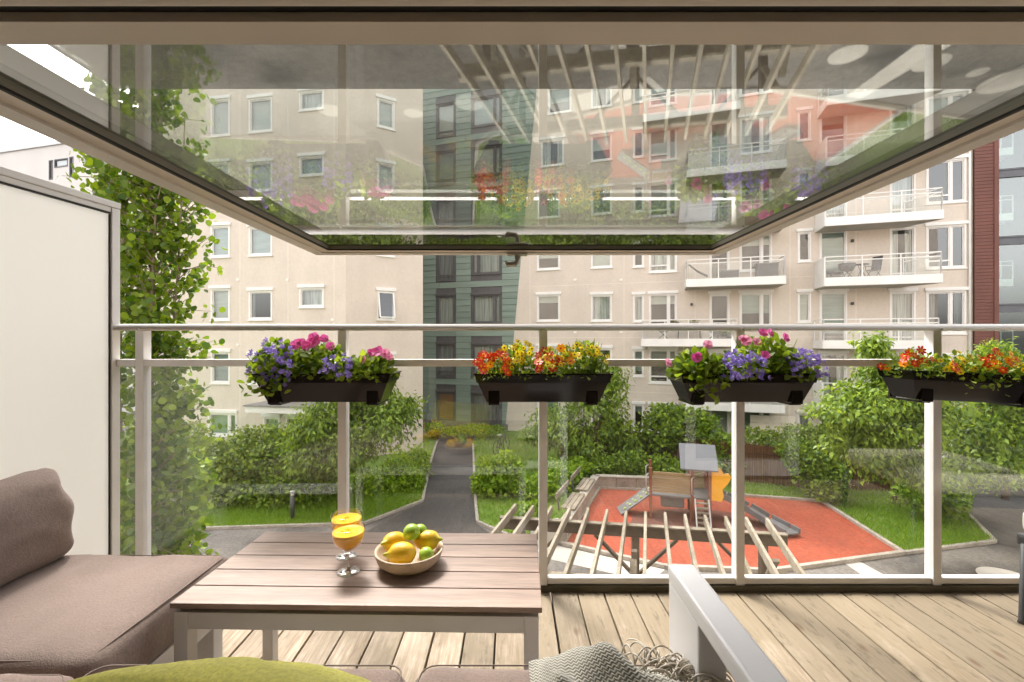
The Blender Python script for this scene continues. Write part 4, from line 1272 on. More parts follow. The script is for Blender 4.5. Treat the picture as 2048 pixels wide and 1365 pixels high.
mb = MB(); mb.tube([(.30, -.30, 1.02), (.36, -.1, 1.0), (.36, .1, 1.0), (.30, .30, 1.02)], .014, 6); mb.tube([(.36, 0, .88), (.36, 0, 1.0)], .014, 6); mb.build("handlebar", M['dkmetal'], bk)

# ---- furniture on the balconies opposite
def balc_thing(key, name, fx, yl, label, cat, group=None, rz=0.0):
    a, b, zt = BALC[key]
    p = FR.w(a + (b - a) * fx, yl, zt)
    return tag(empty(name, p, FR.th + rz), label, cat, group)
def fold_chair(o, m='dkmetal', arms=False, hgt=.95):
    mb = MB(); mb.box(-.22, .22, -.22, .20, .42, .46); mb.build("seat", M[m], o)
    mb = MB(); mb.bar((0, .20, .46), (0, .36, hgt), .44, .03, up=(0, -1, 0)); mb.build("backrest", M[m], o)
    for x in (-.22, .22):
        mb = MB(); mb.tube([(x, -.28, 0), (x, .22, .5)], .016, 6); mb.build("leg", M[m], o)
        mb = MB(); mb.tube([(x, .32, 0), (x, -.20, .46)], .016, 6); mb.build("leg", M[m], o)
        if arms:
            mb = MB(); mb.tube([(x, .26, .66), (x, -.24, .66), (x, -.22, .44)], .018, 6); mb.build("armrest", M[m], o)
c1_ = balc_thing("B1", "folding_chair", .10, -.7, "folding chair at the left end of the middle right-hand balcony", "chair", "balcony chairs", R(60)); fold_chair(c1_)
c2_ = balc_thing("B1", "recliner_chair", .50, -.6, "dark reclining chair right of the round table on the middle right-hand balcony", "chair", "balcony chairs", R(-50)); fold_chair(c2_, arms=True, hgt=1.15)
c3_ = balc_thing("B1", "shell_chair", .25, -.75, "dark round-backed chair left of the round table on the middle right-hand balcony", "chair", "balcony chairs", R(30))
mb = MB(); mb.lathe([(.001, .40), (.25, .44), (.36, .62), (.38, .80), (.34, .80), (.30, .62), (.001, .46)], 16); mb.build("shell", M['dkmetal'], c3_)
for s_ in (-1, 1):
    for t_ in (-1, 1):
        mb = MB(); mb.tube([(-.25 * s_, .2 * t_, 0), (.2 * s_, .1 * t_, .42)], .015, 6); mb.build("leg", M['dkmetal'], c3_)
t1_ = balc_thing("B1", "bistro_table", .375, -.8, "small round bistro table on the middle right-hand balcony", "table")
mb = MB(); mb.lathe([(.001, .70), (.34, .70), (.34, .73), (.001, .73)], 20); mb.build("tabletop", M['dkmetal'], t1_)
for k in range(3):
    an = k * 2.094
    mb = MB(); mb.tube([(.24 * math.cos(an), .24 * math.sin(an), 0), (.04 * math.cos(an), .04 * math.sin(an), .4), (.16 * math.cos(an), .16 * math.sin(an), .7)], .014, 6); mb.build("leg", M['dkmetal'], t1_)
hm = balc_thing("A1", "hanging_chair", .12, -.7, "draped dark hanging chair cloth on the balcony above the long handrail", "chair")
mb = MB()
for k in range(9):
    t_ = k / 8; mb.bar((-.45 + .9 * t_, 0, 1.0 - .9 * t_ + .25 * t_ * t_), (-.45 + .9 * (t_ + .12), 0, 1.0 - .9 * (t_ + .12) + .25 * t_ * t_), .5, .02)
mb.build("cloth", M['dkmetal'], hm)
for fx, nm, lab, w_, h_ in ((.47, "storage_box", "low dark storage box on the balcony left of centre right", .9, .55), (.86, "grill_cabinet", "dark cabinet at the right end of the balcony beside the storage box", 1.0, .85)):
    o = balc_thing("A1", nm, fx, -.55, lab, "box")
    mb = MB(); mb.box(-w_ / 2, w_ / 2, -.25, .25, .04, h_ - .06, c=.02); mb.build("body", M['dkmetal'], o)
    mb = MB(); mb.box(-w_ / 2 - .03, w_ / 2 + .03, -.28, .28, h_ - .06, h_, c=.015); mb.build("lid", M['felt'], o)
o = balc_thing("A0", "patio_table", .52, -.7, "long thin-legged table on the balcony just behind the handrail", "table")
mb = MB(); mb.box(-.65, .65, -.35, .35, .70, .74); mb.build("tabletop", M['dkmetal'], o)
for x in (-.58, .58):
    for y in (-.3, .3):
        mb = MB(); mb.tube([(x, y, 0), (x * .92, y, .7)], .018, 6); mb.build("leg", M['dkmetal'], o)
o = balc_thing("A0", "wire_chair", .24, -.7, "thin wire chair left of the table on the balcony just behind the handrail", "chair", "balcony chairs", R(90)); fold_chair(o, hgt=.8)
o = balc_thing("A0", "wire_chair", .78, -.7, "thin wire chair right of the table on the balcony just behind the handrail", "chair", "balcony chairs", R(-90)); fold_chair(o, hgt=.8)
o = balc_thing("A0", "flower_pot", .93, -.9, "dark pot of pink flowers at the right end of the balcony behind the handrail", "flower pot")
mb = MB(); mb.lathe([(.001, 0), (.13, 0), (.17, .34), (.15, .34), (.001, .3)], 14); mb.build("pot", M['dkmetal'], o)
Pp = RNG.normal(size=(90, 3)) * (.13, .13, .09) + (0, 0, .45)
link("leaves", leaves_mesh("leaves", Pp, RNG.normal(size=(90, 3)), RNG.normal(size=(90, 3)), [.09] * 90, SH_OVAL), M['leaf_bush'], o)
Pp = RNG.normal(size=(40, 3)) * (.16, .16, .05) + (0, 0, .60)
link("blossoms", leaves_mesh("blossoms", Pp, RNG.normal(size=(40, 3)), RNG.normal(size=(40, 3)), [.07] * 40, SH_OVAL), M['pet_pale'], o)
for fx, lab in ((.36, "left"), (.56, "right")):
    o = balc_thing("A0", "rail_planter", fx, -1.30, lab + " one of two small planters of red flowers on the balcony rail behind the handrail", "planter", "balcony rail planters")
    mb = MB(); mb.box(-.22, .22, -.07, .07, .80, .94, c=.01); mb.build("trough", M['dkmetal'], o)
    Pp = RNG.normal(size=(60, 3)) * (.15, .05, .04) + (0, 0, 1.0)
    link("leaves", leaves_mesh("leaves", Pp, RNG.normal(size=(60, 3)), RNG.normal(size=(60, 3)), [.06] * 60, SH_OVAL), M['leaf_bush'], o)
    Pp = RNG.normal(size=(24, 3)) * (.16, .05, .03) + (0, 0, 1.06)
    link("blossoms", leaves_mesh("blossoms", Pp, RNG.normal(size=(24, 3)), RNG.normal(size=(24, 3)), [.05] * 24, SH_OVAL), M['pet_red'], o)
# ================================================================ THE TERRACE
YR = 1.975                       # railing line
# ---- own house: facade with the window opening, balcony slab above, a plain room behind the camera
mb = MB()
WX0, WX1, WZ0, WZ1 = -.66, .69, .46, ZC + .34
DX0, DX1 = 1.35, 2.25
wall_mesh(mb, -1.84, 4.6, -.3, 2.47, [(WX0, WX1, WZ0, WZ1), (DX0, DX1, .02, 2.02)], y=.40, depth=-.28)
tag(mb.build("wall_house", M['house_dark']), kind="structure")
mb = MB()
wall_mesh(mb, -18, 24, GZ, 13, [(-1.84, 4.6, -.3, 2.47)], y=.40, depth=-.05)
tag(mb.build("wall_house", M['cream']), kind="structure")
mb = MB()
mb.box(-2.4, 3.4, -3.6, -3.5, -.05, 2.35); mb.box(-2.5, -2.4, -3.6, .12, -.05, 2.35); mb.box(3.4, 3.5, -3.6, .12, -.05, 2.35)
wall_mesh(mb, -2.4, 3.4, -.05, 2.3, [(WX0, WX1, WZ0, WZ1), (DX0, DX1, .02, 2.02)], y=.12, depth=0)
tag(mb.build("wall_room", M['room']), kind="structure")
mb = MB(); mb.box(-2.5, 3.5, -3.6, .12, 2.35, 2.45); tag(mb.build("ceiling_room", M['room']), kind="structure")
mb = MB(); mb.box(-2.5, 3.5, -3.6, .12, -.15, -.05); tag(mb.build("floor_room", M['oldwood']), kind="structure")
mb = MB(); mb.box(-1.84, 4.6, .40, 2.12, 2.25, 2.47); tag(mb.build("ceiling_terrace", M['felt']), kind="structure")

# fixed window frame in the opening
wf_ = empty("window_frame", (0, .3, WZ0)); tag(wf_, "beige fixed window frame head along the top edge of the picture", "window frame")
def wfb(name, m, *a, **k):
    mb = MB(); mb.box(*a, **k); o = mb.build(name, M[m], wf_); o.location = (0, -.3, -WZ0); return o
wfb("frame_head", 'beige_frame', WX0, WX1, .22, .338, ZC + .2475, WZ1, c=.003)
wfb("gasket", 'rubber', WX0 + .03, WX1 - .03, .339, .3705, ZC + .268, ZC + .276)
wfb("jamb", 'offwhite', WX0, WX0 + .045, .22, .338, WZ0 + .05, ZC + .2465, c=.003)
wfb("jamb", 'offwhite', WX1 - .045, WX1, .22, .338, WZ0 + .05, ZC + .2465, c=.003)
wfb("frame_sill", 'offwhite', WX0, WX1, .14, .42, WZ0, WZ0 + .048, c=.003)

# patio door beside the window (its white frame mirrors in the railing glass)
pdr = empty("patio_door", (DX0, .3, .02)); tag(pdr, "white framed glazed patio door in the house wall, behind the viewer", "door")
def pdb(name, m, *a, **k):
    mb = MB(); mb.box(*a, **k); return mb.build(name, M[m], pdr)
W_ = DX1 - DX0
for a in ((0, .09, 0, .09, 0, 2.0), (W_ - .09, W_, 0, .09, 0, 2.0), (.09, W_ - .09, 0, .09, 1.91, 2.0), (.09, W_ - .09, 0, .09, 0, .12)):
    pdb("door_frame", 'white', *a, c=.004)
mb = MB(); mb.poly([(.09, .05, .12), (W_ - .09, .05, .12), (W_ - .09, .05, 1.91), (.09, .05, 1.91)]); mb.build("pane", M['glass_far'], pdr)

# ---- the open window sash, swung out level above the view
XI0, XO0, XI1, XO1 = -.531, -.586, .576, .621
YI0, YO0, YI1, YO1 = .4006, .372, 1.311, 1.364
Z1, Z2 = ZC + .2615, ZC + .2575
sash = empty("open_window_sash", (0, YO0, Z1)); tag(sash, "beige framed window sash swung open overhead with reflections in its glass", "window")
SO = Vector((0, YO0, Z1))
def sp(name, m, poly, z0, z1):
    mb = MB(); mb.prism([(x - SO.x, y - SO.y) for x, y in poly], z0 - SO.z, z1 - SO.z)
    return mb.build(name, M[m], sash)
def lerp(a, b, t): return a + (b - a) * t
q = .45
XM0, XM1, YM0, YM1 = lerp(XI0, XO0, q), lerp(XI1, XO1, q), lerp(YI0, YO0, q), lerp(YI1, YO1, q)
sp("stile_inner", 'beige_frame', [(XM0, YM0), (XI0, YI0), (XI0, YI1), (XM0, YM1)], Z1, Z1 + .05)
sp("stile_outer", 'offwhite', [(XO0, YO0), (XM0 - .0005, YM0), (XM0 - .0005, YM1), (XO0, YO1)], Z2, Z1 + .06)
sp("stile_inner", 'beige_frame', [(XI1, YI0), (XM1, YM0), (XM1, YM1), (XI1, YI1)], Z1, Z1 + .05)
sp("stile_outer", 'offwhite', [(XM1 + .0005, YM0), (XO1, YO0), (XO1, YO1), (XM1 + .0005, YM1)], Z2, Z1 + .06)
sp("bottom_rail_inner", 'beige_frame', [(XI0, YI1), (XI1, YI1), (XM1, YM1), (XM0, YM1)], Z1 - .0003, Z1 + .05)
sp("bottom_rail_outer", 'offwhite', [(XM0, YM1 + .0005), (XM1, YM1 + .0005), (XO1, YO1), (XO0, YO1)], Z2 - .0003, Z1 + .06)
sp("top_rail", 'beige_frame', [(XO0, YO0), (XO1, YO0), (XI1, YI0), (XI0, YI0)], Z1 - .0006, Z1 + .05)
# gasket ring and glazing reveal
g = .006
for nm, m_, za, zb, gi in (("gasket", 'rubber', Z1 - .001, Z1 + .0025, .0045), ("glazing_bead", 'olive', Z1 + .0026, Z1 + .026, .0035)):
    sp(nm, m_, [(XI0, YI0), (XI0 + gi, YI0 + gi), (XI0 + gi, YI1 - gi), (XI0, YI1)], za, zb)
    sp(nm, m_, [(XI1 - gi, YI0 + gi), (XI1, YI0), (XI1, YI1), (XI1 - gi, YI1 - gi)], za, zb)
    sp(nm, m_, [(XI0, YI1), (XI0 + gi, YI1 - gi), (XI1 - gi, YI1 - gi), (XI1, YI1)], za, zb)
for zg in (ZC + .269, ZC + .285):
    mb = MB(); mb.poly([(XI0 + .002 - SO.x, YI0 - .01 - SO.y, zg - SO.z), (XI1 - .002 - SO.x, YI0 - .01 - SO.y, zg - SO.z), (XI1 - .002 - SO.x, YI1 - .002 - SO.y, zg - SO.z), (XI0 + .002 - SO.x, YI1 - .002 - SO.y, zg - SO.z)])
    mb.build("pane", M['glass_sash'], sash)
# handle under the rail
hb = MB(); hb.box(-.03, .03, -.014, .014, -.006, 0, c=.002)
ho = hb.build("handle_plate", M['trim'], sash, loc=(.016, YM1 - SO.y + .006, Z2 - SO.z))
mb = MB(); mb.tube([(0, 0, -.004), (0, 0, -.022), (-.006, -.002, -.030), (-.030, -.004, -.033), (-.036, -.004, -.024)], [.009, .008, .009, .008, .006], 10)
mb.build("handle", M['trim'], ho)
mb = MB(); mb.tube([(.0, .0, .022), (-.004, 0, .036), (-.02, 0, .05), (-.024, 0, .062)], [.011, .009, .008, .006], 10); mb.build("handle_reflection", M['trim'], ho)  # modelled copy of the handle's reflection in the pane; the real lever hangs below

# ---- deck
deck = empty("deck", (0, .4, 0)); tag(deck, kind="structure")
x = 1.07 - .113 * 31
bme = MB(); bme.box(-.0535, .0535, 0, YR + .03 - .41, -.028, 0, c=.0035); bme = bme.mesh("deck_board"); bme.materials.append(M['deck'])
scr = MB(); scr.lathe([(.0042, -.002), (.0042, .0004), (.0015, .0001), (.0003, .0001)], 8); scr_me = scr.mesh('screw'); scr_me.materials.append(M['dkmetal'])
while x < 4.3:
    dbo = link("deck_board", bme, None, deck, loc=(x + .0565, .01, random.uniform(-.0012, .0008)), rot=(0, 0, random.gauss(0, .0006)))
    if -.9 < x < 3:
        for yy in (.62, 1.515):
            for xx in (-.034, .034): link("screw", scr_me, None, dbo, loc=(xx + random.gauss(0, .002), yy + random.gauss(0, .004), .0003))
    x += .113
mb = MB(); mb.box(-2.6, 4.6, .40, 2.10, -.34, -.06); tag(mb.build("terrace_slab", M['darkwood']), kind="structure")

# ---- railing
ral = empty("railing", (0, YR, 0)); tag(ral, "beige metal balcony railing with clear glass panels and white handrail", "railing")
PX = [-1.60, -.731, .134, .981, 1.827, 2.675, 3.52]
def rb(name, m, *a, **k):
    mb = MB(); mb.box(*a, **k); return mb.build(name, M[m], ral)
mb = MB()
prof = [(-.034, 1.121), (-.035, 1.130)] + [(-.035 * math.cos(math.pi * k / 12), 1.131 + .019 * math.sin(math.pi * k / 12)) for k in range(1, 12)] + [(.035, 1.130), (.034, 1.121)]
n = len(prof)
mb.add([(-1.70, y, z) for y, z in prof] + [(4.3, y, z) for y, z in prof], [tuple(range(n)), tuple(range(n, 2 * n))] + [(i, (i + 1) % n, n + (i + 1) % n, n + i) for i in range(n)])
hr_ = mb.build("handrail", M['alu_rail'], ral)
for p_ in hr_.data.polygons[2:]: p_.use_smooth = True
hr_.data.polygons[len(hr_.data.polygons) - 1].use_smooth = False
rb("base_beam", 'base_wood', -1.70, 4.3, -.028, .03, .0, .026)
for i, x in enumerate(PX):
    rb("post", 'alu', x - .018, x + .018, -.022, .022, .026, 1.121, c=.0025)
    mb = MB(); mb.lathe([(.001, 0), (.006, 0), (.006, .003), (.001, .004)], 8)
    mb.build("screw", M['olive'], ral, loc=(x + .004, -.0355, 1.127), rot=(R(90), 0, 0))
ends = [-1.70] + PX + [4.3]
for a, b in zip(ends[:-1], ends[1:]):
    e0_, e1_ = a + (.0175 if a in PX else .002), b - (.0175 if b in PX else .002)
    if e1_ - e0_ < .02: continue
    f0, f1 = a + (.0185 if a in PX else 0), b - (.0185 if b in PX else 0)
    rb("mid_rail", 'alu', f0, f1, -.022, .022, .9665, .997, c=.003)
    rb("bottom_rail", 'alu', f0, f1, -.016, .016, .028, .056, c=.005)
    mb = MB(); mb.poly([(e0_, 0, .058), (e1_, 0, .058), (e1_, 0, .97), (e0_, 0, .97)]); mb.build("glass_panel", M['glass_rail'], ral)

# ---- frosted privacy screen
scn = empty("privacy_screen", (-1.712, YR, 0), R(-6.9) ); tag(scn, "tall frosted glass privacy screen in a beige metal frame at the left", "screen")
# local -y runs from the railing back to the house
LS_ = 1.58
def sb_(name, m, *a, **k):
    mb = MB(); mb.box(*a, **k); return mb.build(name, M[m], scn)
sb_("end_post", 'alu', -.016, .014, -.036, .0, 0, 1.645, c=.003)
sb_("top_rail", 'alu', -.022, .018, -LS_, .0, 1.646, 1.672, c=.003)
sb_("top_bead", 'alu', -.012, .010, -LS_, -.037, 1.625, 1.6455, c=.002)
sb_("gasket", 'rubber', -.006, .006, -LS_, -.038, 1.619, 1.6245)
sb_("gasket", 'rubber', -.006, .006, -.042, -.0365, .03, 1.616)
sb_("back_post", 'alu', -.022, .018, -LS_, -LS_ + .045, 0, 1.60, c=.003)
sb_("bottom_rail", 'alu', -.022, .018, -LS_ + .046, -.046, .0, .05, c=.003)
mb = MB(); mb.box(-.004, .004, -LS_ + .02, -.043, .051, 1.616); mb.build("frosted_pane", M['frost'], scn)

# ---- corner sofa
def rbox(w, d, h, r, nx=28, ny=28, nz=6, puff=.0, wr=.0, seed=0, scale=7):
    """rounded, slightly puffed and wrinkled upholstery block, base at z 0"""
    bm = bmesh.new()
    def face(fn, na, nb):
        g_ = [[bm.verts.new(fn(i / na, j / nb)) for j in range(nb + 1)] for i in range(na + 1)]
        for i in range(na):
            for j in range(nb): bm.faces.new((g_[i][j], g_[i + 1][j], g_[i + 1][j + 1], g_[i][j + 1]))
    W, D_, H = w / 2, d / 2, h / 2
    face(lambda a, b: (-W + w * a, -D_ + d * b, H), nx, ny); face(lambda a, b: (-W + w * a, -D_ + d * (1 - b), -H), nx, ny)
    face(lambda a, b: (-W + w * a, -D_, -H + h * b), nx, nz); face(lambda a, b: (W - w * a, D_, -H + h * b), nx, nz)
    face(lambda a, b: (-W, D_ - d * a, -H + h * b), ny, nz); face(lambda a, b: (W, -D_ + d * a, -H + h * b), ny, nz)
    bmesh.ops.remove_doubles(bm, verts=bm.verts[:], dist=1e-5)
    for v in bm.verts:
        p = v.co.copy()
        c_ = Vector((max(-W + r, min(W - r, p.x)), max(-D_ + r, min(D_ - r, p.y)), max(-H + r, min(H - r, p.z))))
        dd = p - c_
        if dd.length > 1e-6: p = c_ + dd.normalized() * r
        if puff: 
            k = max(0, 1 - (p.x / W) ** 2) * max(0, 1 - (p.y / D_) ** 2)
            p.z += math.copysign(puff * k ** .6, p.z)
        if wr:
            q_ = Vector((p.x * scale, p.y * scale * .6, p.z * scale + seed * 7.3))
            nn_ = mnoise.noise(q_) + .5 * mnoise.noise(q_ * 2.3)
            rr = 1 - abs(mnoise.noise(Vector((p.x * scale * 1.3 + 5, p.y * scale * .5, p.z * scale + seed))))
            p += dd.normalized() * wr * (nn_ + .9 * (rr ** 6)) if dd.length > 1e-6 else Vector((0, 0, 0))
        v.co = p + Vector((0, 0, H))
    bmesh.ops.recalc_face_normals(bm, faces=bm.faces[:])
    me = bpy.data.meshes.new("upholstery"); bm.to_mesh(me); bm.free()
    for p in me.polygons: p.use_smooth = True
    return me
SZ = .42
sofa = empty("corner_sofa", (-1.25, .65, 0)); tag(sofa, "white framed corner sofa with taupe seat cushions around the slatted table", "sofa")
def so(name, me, m, x, y, z, rot=None): return link(name, me, M[m], sofa, loc=(x + 1.25, y - .65, z), rot=rot)
def sob(name, m, *a, **k):
    mb = MB(); mb.box(*a, **k); o = mb.build(name, M[m], sofa); o.location = (1.25, -.65, 0); return o
so("seat_cushion", rbox(.80, .50, .125, .035, 40, 26, 6, .012, .005, 1, 4), 'fabric', -1.272, 1.182, SZ - .135)
so("seat_cushion", rbox(.80, .52, .125, .035, 40, 26, 6, .012, .005, 2, 4), 'fabric', -1.262, .665, SZ - .135)
so("seat_cushion", rbox(.655, .50, .125, .05, 40, 26, 6, .010, .0045, 3, 4), 'fabric', -.53, .692, SZ - .128)
so("seat_cushion", rbox(.56, .50, .125, .05, 40, 26, 6, .010, .0045, 4, 4), 'fabric', .082, .692, SZ - .128)
for cu, (w_, d_) in zip([o for o in sofa.children if o.name.startswith("seat_cushion")], ((.80, .50), (.80, .52), (.655, .50), (.56, .50))):
    mb = MB(); ins = .016; pts = []
    for (sx_, sy_) in ((1, 1), (-1, 1), (-1, -1), (1, -1)):
        for k in range(5):
            an = {(1, 1): 0, (-1, 1): 90, (-1, -1): 180, (1, -1): 270}[(sx_, sy_)] + k * 22.5
            pts.append((sx_ * (w_ / 2 - ins - .03) + .03 * math.cos(R(an)), sy_ * (d_ / 2 - ins - .03) + .03 * math.sin(R(an)), .1238))
    mb.tube(pts + [pts[0]], .0016, 5, cap=False)
    mb.build("seam", M['slat_edge'], cu)
sob("base_frame", 'arm', -1.68, -.885, .93, 1.425, .225, SZ - .137, c=.004)
sob("base_frame", 'arm', -1.68, .36, .41, .915, .225, SZ - .140, c=.004)
for (x, y) in ((-.925, 1.39), (-1.64, 1.39), (-.9, .87), (-1.64, .45), (.0, .45)):
    sob("leg", 'arm', x - .028, x + .028, y - .022, y + .022, 0, .2245, c=.003)
sob("side_panel", 'arm', -1.685, -1.645, .93, 1.425, SZ - .130, .60, c=.004)
# loop armrest at the right end
arm = MB()
arm.box(.318, .372, .40, .932, .588, .62, c=.006); arm.box(.320, .370, .782, .930, .0, .5875, c=.004); arm.box(.320, .370, .41, .48, .0, .5875, c=.004)
o = arm.build("armrest", M['arm'], sofa); o.location = (1.25, -.65, 0)

# back cushion leaning at the left
bc = link("back_cushion", rbox(.15, .88, .27, .045, 14, 60, 22, 0, .0045, 9, 7), M['fabric'], loc=(-1.395, .972, SZ - .006), rot=(0, R(-10), R(1)))
for v in bc.data.vertices:      # soft sides, pointed top corners, a sagging middle and gathered folds
    t_ = max(0, min(1, v.co.z / .27)); e = abs(v.co.y) / .44
    v.co.x *= 1 + .22 * math.sin(t_ * math.pi) - .28 * t_ ** 3 - .12 * e ** 6
    if t_ > .45: v.co.z += (t_ - .45) * (.018 * e ** 4 - .016 * (1 - e * e))
    f_ = math.sin(v.co.y * 34 + 9 * v.co.z + 2 * math.sin(v.co.y * 11)) * .5 + .5
    v.co.x += .003 * f_ ** 3 * math.sin(t_ * math.pi) * (1 if v.co.x > 0 else -1)
    v.co.y += .010 * math.sin(t_ * 13 + 1) * e ** 8 * (1 if v.co.y > 0 else -1)
tag(bc, "taupe back cushion leaning against the frosted screen", "cushion")

def pillow(w, h, t, n=36, wr=.006, seed=0):
    vs, fs, mi = [], [], []
    for side in (1, -1):
        b = len(vs)
        for i in range(n + 1):
            for j in range(n + 1):
                u, v = -1 + 2 * i / n, -1 + 2 * j / n
                k = max(0, (1 - u * u) * (1 - v * v)) ** .42
                x_, y_ = u * w / 2 * (1 - .07 * (1 - v * v)), v * h / 2 * (1 - .07 * (1 - u * u))
                q_ = Vector((u * 2.2 + seed, v * 2.2, side))
                rr = 1 - abs(mnoise.noise(q_ * 1.6))
                z_ = side * (t / 2 * k + wr * k * (mnoise.noise(q_) * 1.6 + rr ** 8 * 1.5))
                vs.append((x_, y_, z_))
        for i in range(n):
            for j in range(n):
                a = b + i * (n + 1) + j
                f = (a, a + n + 1, a + n + 2, a + 1)
                fs.append(f if side > 0 else f[::-1]); mi.append(0 if side > 0 else 1)
    me = bpy.data.meshes.new("pillow"); me.from_pydata(vs, [], fs)
    me.polygons.foreach_set("material_index", mi)
    for p in me.polygons: p.use_smooth = True
    return me
gpil = link("throw_pillow", pillow(.44, .40, .12, seed=3, wr=.0035), [M['lime'], M['lime_under']], loc=(-.365, .715, .495), rot=(R(-38), R(6), R(-4)))
tag(gpil, "lime green throw pillow with pale underside on the near sofa seat", "pillow")
mb = MB(); pp = []
for k in range(64):
    s_ = k / 16; sd_ = int(s_); f_ = -1 + 2 * (s_ - sd_)
    u_, v_ = ((f_, -1), (1, f_), (-f_, 1), (-1, -f_))[sd_]
    pp.append((u_ * .22 * (1 - .07 * (1 - v_ * v_)), v_ * .20 * (1 - .07 * (1 - u_ * u_)), 0))
mb.tube(pp + [pp[0]], .0028, 6, cap=False); mb.build("piping", M['lime'], gpil)
mb = MB(); mb.box(-.012, .012, -.001, .001, 0, .02); mb.build("label_tab", M['rubber'], gpil, loc=(-.195, .196, .0), rot=(R(80), 0, 0))

# ---- herringbone blanket
bl = empty("blanket", (.2, .76, SZ)); tag(bl, "crumpled grey-green herringbone blanket with cream fringe beside the white armrest", "blanket")
nx, ny = 110, 90
vs, uvs, fs = [], [], []
for i in range(nx + 1):
    for j in range(ny + 1):
        u, v = i / nx, j / ny
        x_ = -.155 + .30 * u + .012 * math.sin(v * 5 + u * 3); y_ = -.16 + .315 * v + .018 * math.sin(u * 6.3)
        def gs(cx, cy, sx_, sy_, a, rot=0.0):
            dx, dy = x_ - cx, y_ - cy
            if rot: dx, dy = dx * math.cos(rot) + dy * math.sin(rot), -dx * math.sin(rot) + dy * math.cos(rot)
            return a * math.exp(-(dx / sx_) ** 2 - (dy / sy_) ** 2)
        z_ = gs(-.03, .06, .055, .10, .085, .5) + gs(-.12, .02, .04, .08, .045) + gs(.07, .0, .06, .05, .055, -.4) + gs(.0, -.09, .12, .05, .07, .2) + gs(.11, -.07, .05, .07, .06)
        z_ += .012 * math.sin(x_ * 55 + y_ * 22 + 1.5 * math.sin(y_ * 30)) * (.5 + .5 * math.sin(y_ * 18 + 1)) + .008 * mnoise.noise(Vector((x_ * 22, y_ * 22, 1)))
        edge = min(u, 1 - u, v, 1 - v)
        z_ = .012 + z_ * min(1, edge * 9)
        vs.append((x_, y_, z_)); uvs.append((x_ * 1.0 + z_ * .8, y_ + z_ * .9))
for i in range(nx):
    for j in range(ny):
        a = i * (ny + 1) + j; fs.append((a, a + ny + 1, a + ny + 2, a + 1))
me = bpy.data.meshes.new("wool"); me.from_pydata(vs, [], fs)
uvl = me.uv_layers.new(name="UVMap")
for lp_ in me.loops: uvl.data[lp_.index].uv = uvs[lp_.vertex_index]
for p in me.polygons: p.use_smooth = True
wool = link("wool_cloth", me, M['herring'], bl)
for i in range(64):
    t_ = random.random()
    x0 = .02 + .12 * t_ + random.gauss(0, .008); y0 = .045 - .03 * t_ + random.gauss(0, .012); z0 = .085 - .02 * t_
    an = random.uniform(-.6, 1.9); L_ = random.uniform(.05, .10)
    ex, ey = x0 + math.cos(an) * L_, y0 + math.sin(an) * L_ * .8 + .01
    pts = [(x0, y0, z0), (lerp(x0, ex, .35), lerp(y0, ey, .35) + random.gauss(0, .006), z0 + random.uniform(.008, .03)), (lerp(x0, ex, .75), lerp(y0, ey, .75) + random.gauss(0, .006), z0 + random.uniform(-.01, .02)), (ex, ey, z0 - random.uniform(.015, .045))]
    sm = []
    for k in range(10):
        s_ = k / 9; b_ = [(1 - s_) ** 3, 3 * s_ * (1 - s_) ** 2, 3 * s_ * s_ * (1 - s_), s_ ** 3]
        sm.append(tuple(sum(b_[m_] * pts[m_][c_] for m_ in range(4)) for c_ in range(3)))
    mb = MB(); mb.tube(sm, [.0017] * 9 + [.001], 5); mb.build("fringe", M['rope'], bl)

# ---- slatted table
TZ = .43
tbl = empty("slatted_table", (-.381, 1.324, 0), R(-1.2)); tag(tbl, "low table with five taupe slats on a grey-white metal frame", "table")
TW, TD = .918, .428
sw = TD / 5
for i in range(5):
    mb = MB(); y0 = -TD / 2 + sw * i
    mb.box(-TW / 2, TW / 2, y0 + .0022, y0 + sw - .0022, TZ - .014, TZ, c=.0022)
    mb.build("slat", M['slat'], tbl, loc=(random.gauss(0, .0006), 0, 0))
fx, fy = TW / 2 - .026, TD / 2 - .022
for x in (-fx, fx):
    for y in (-fy, fy):
        mb = MB(); mb.box(x - .0175, x + .0175, y - .0175, y + .0175, 0, TZ - .0235, c=.002); mb.build("leg", M['table_frame'], tbl)
    mb = MB(); mb.box(x - .0165, x + .0165, -fy + .018, fy - .018, TZ - .066, TZ - .0245, c=.002); mb.build("side_rail", M['table_frame'], tbl)
for y in (-fy, fy):
    mb = MB(); mb.box(-fx + .018, fx - .018, y - .0165, y + .0165, TZ - .066, TZ - .0245, c=.002); mb.build("front_rail", M['table_frame'], tbl)
for x in (-fx * .98, -.12, .24, fx * .98):
    mb = MB(); mb.box(x - .02, x + .02, -fy, fy, TZ - .0235, TZ - .0145); mb.build("slat_batten", M['slat_edge'], tbl)

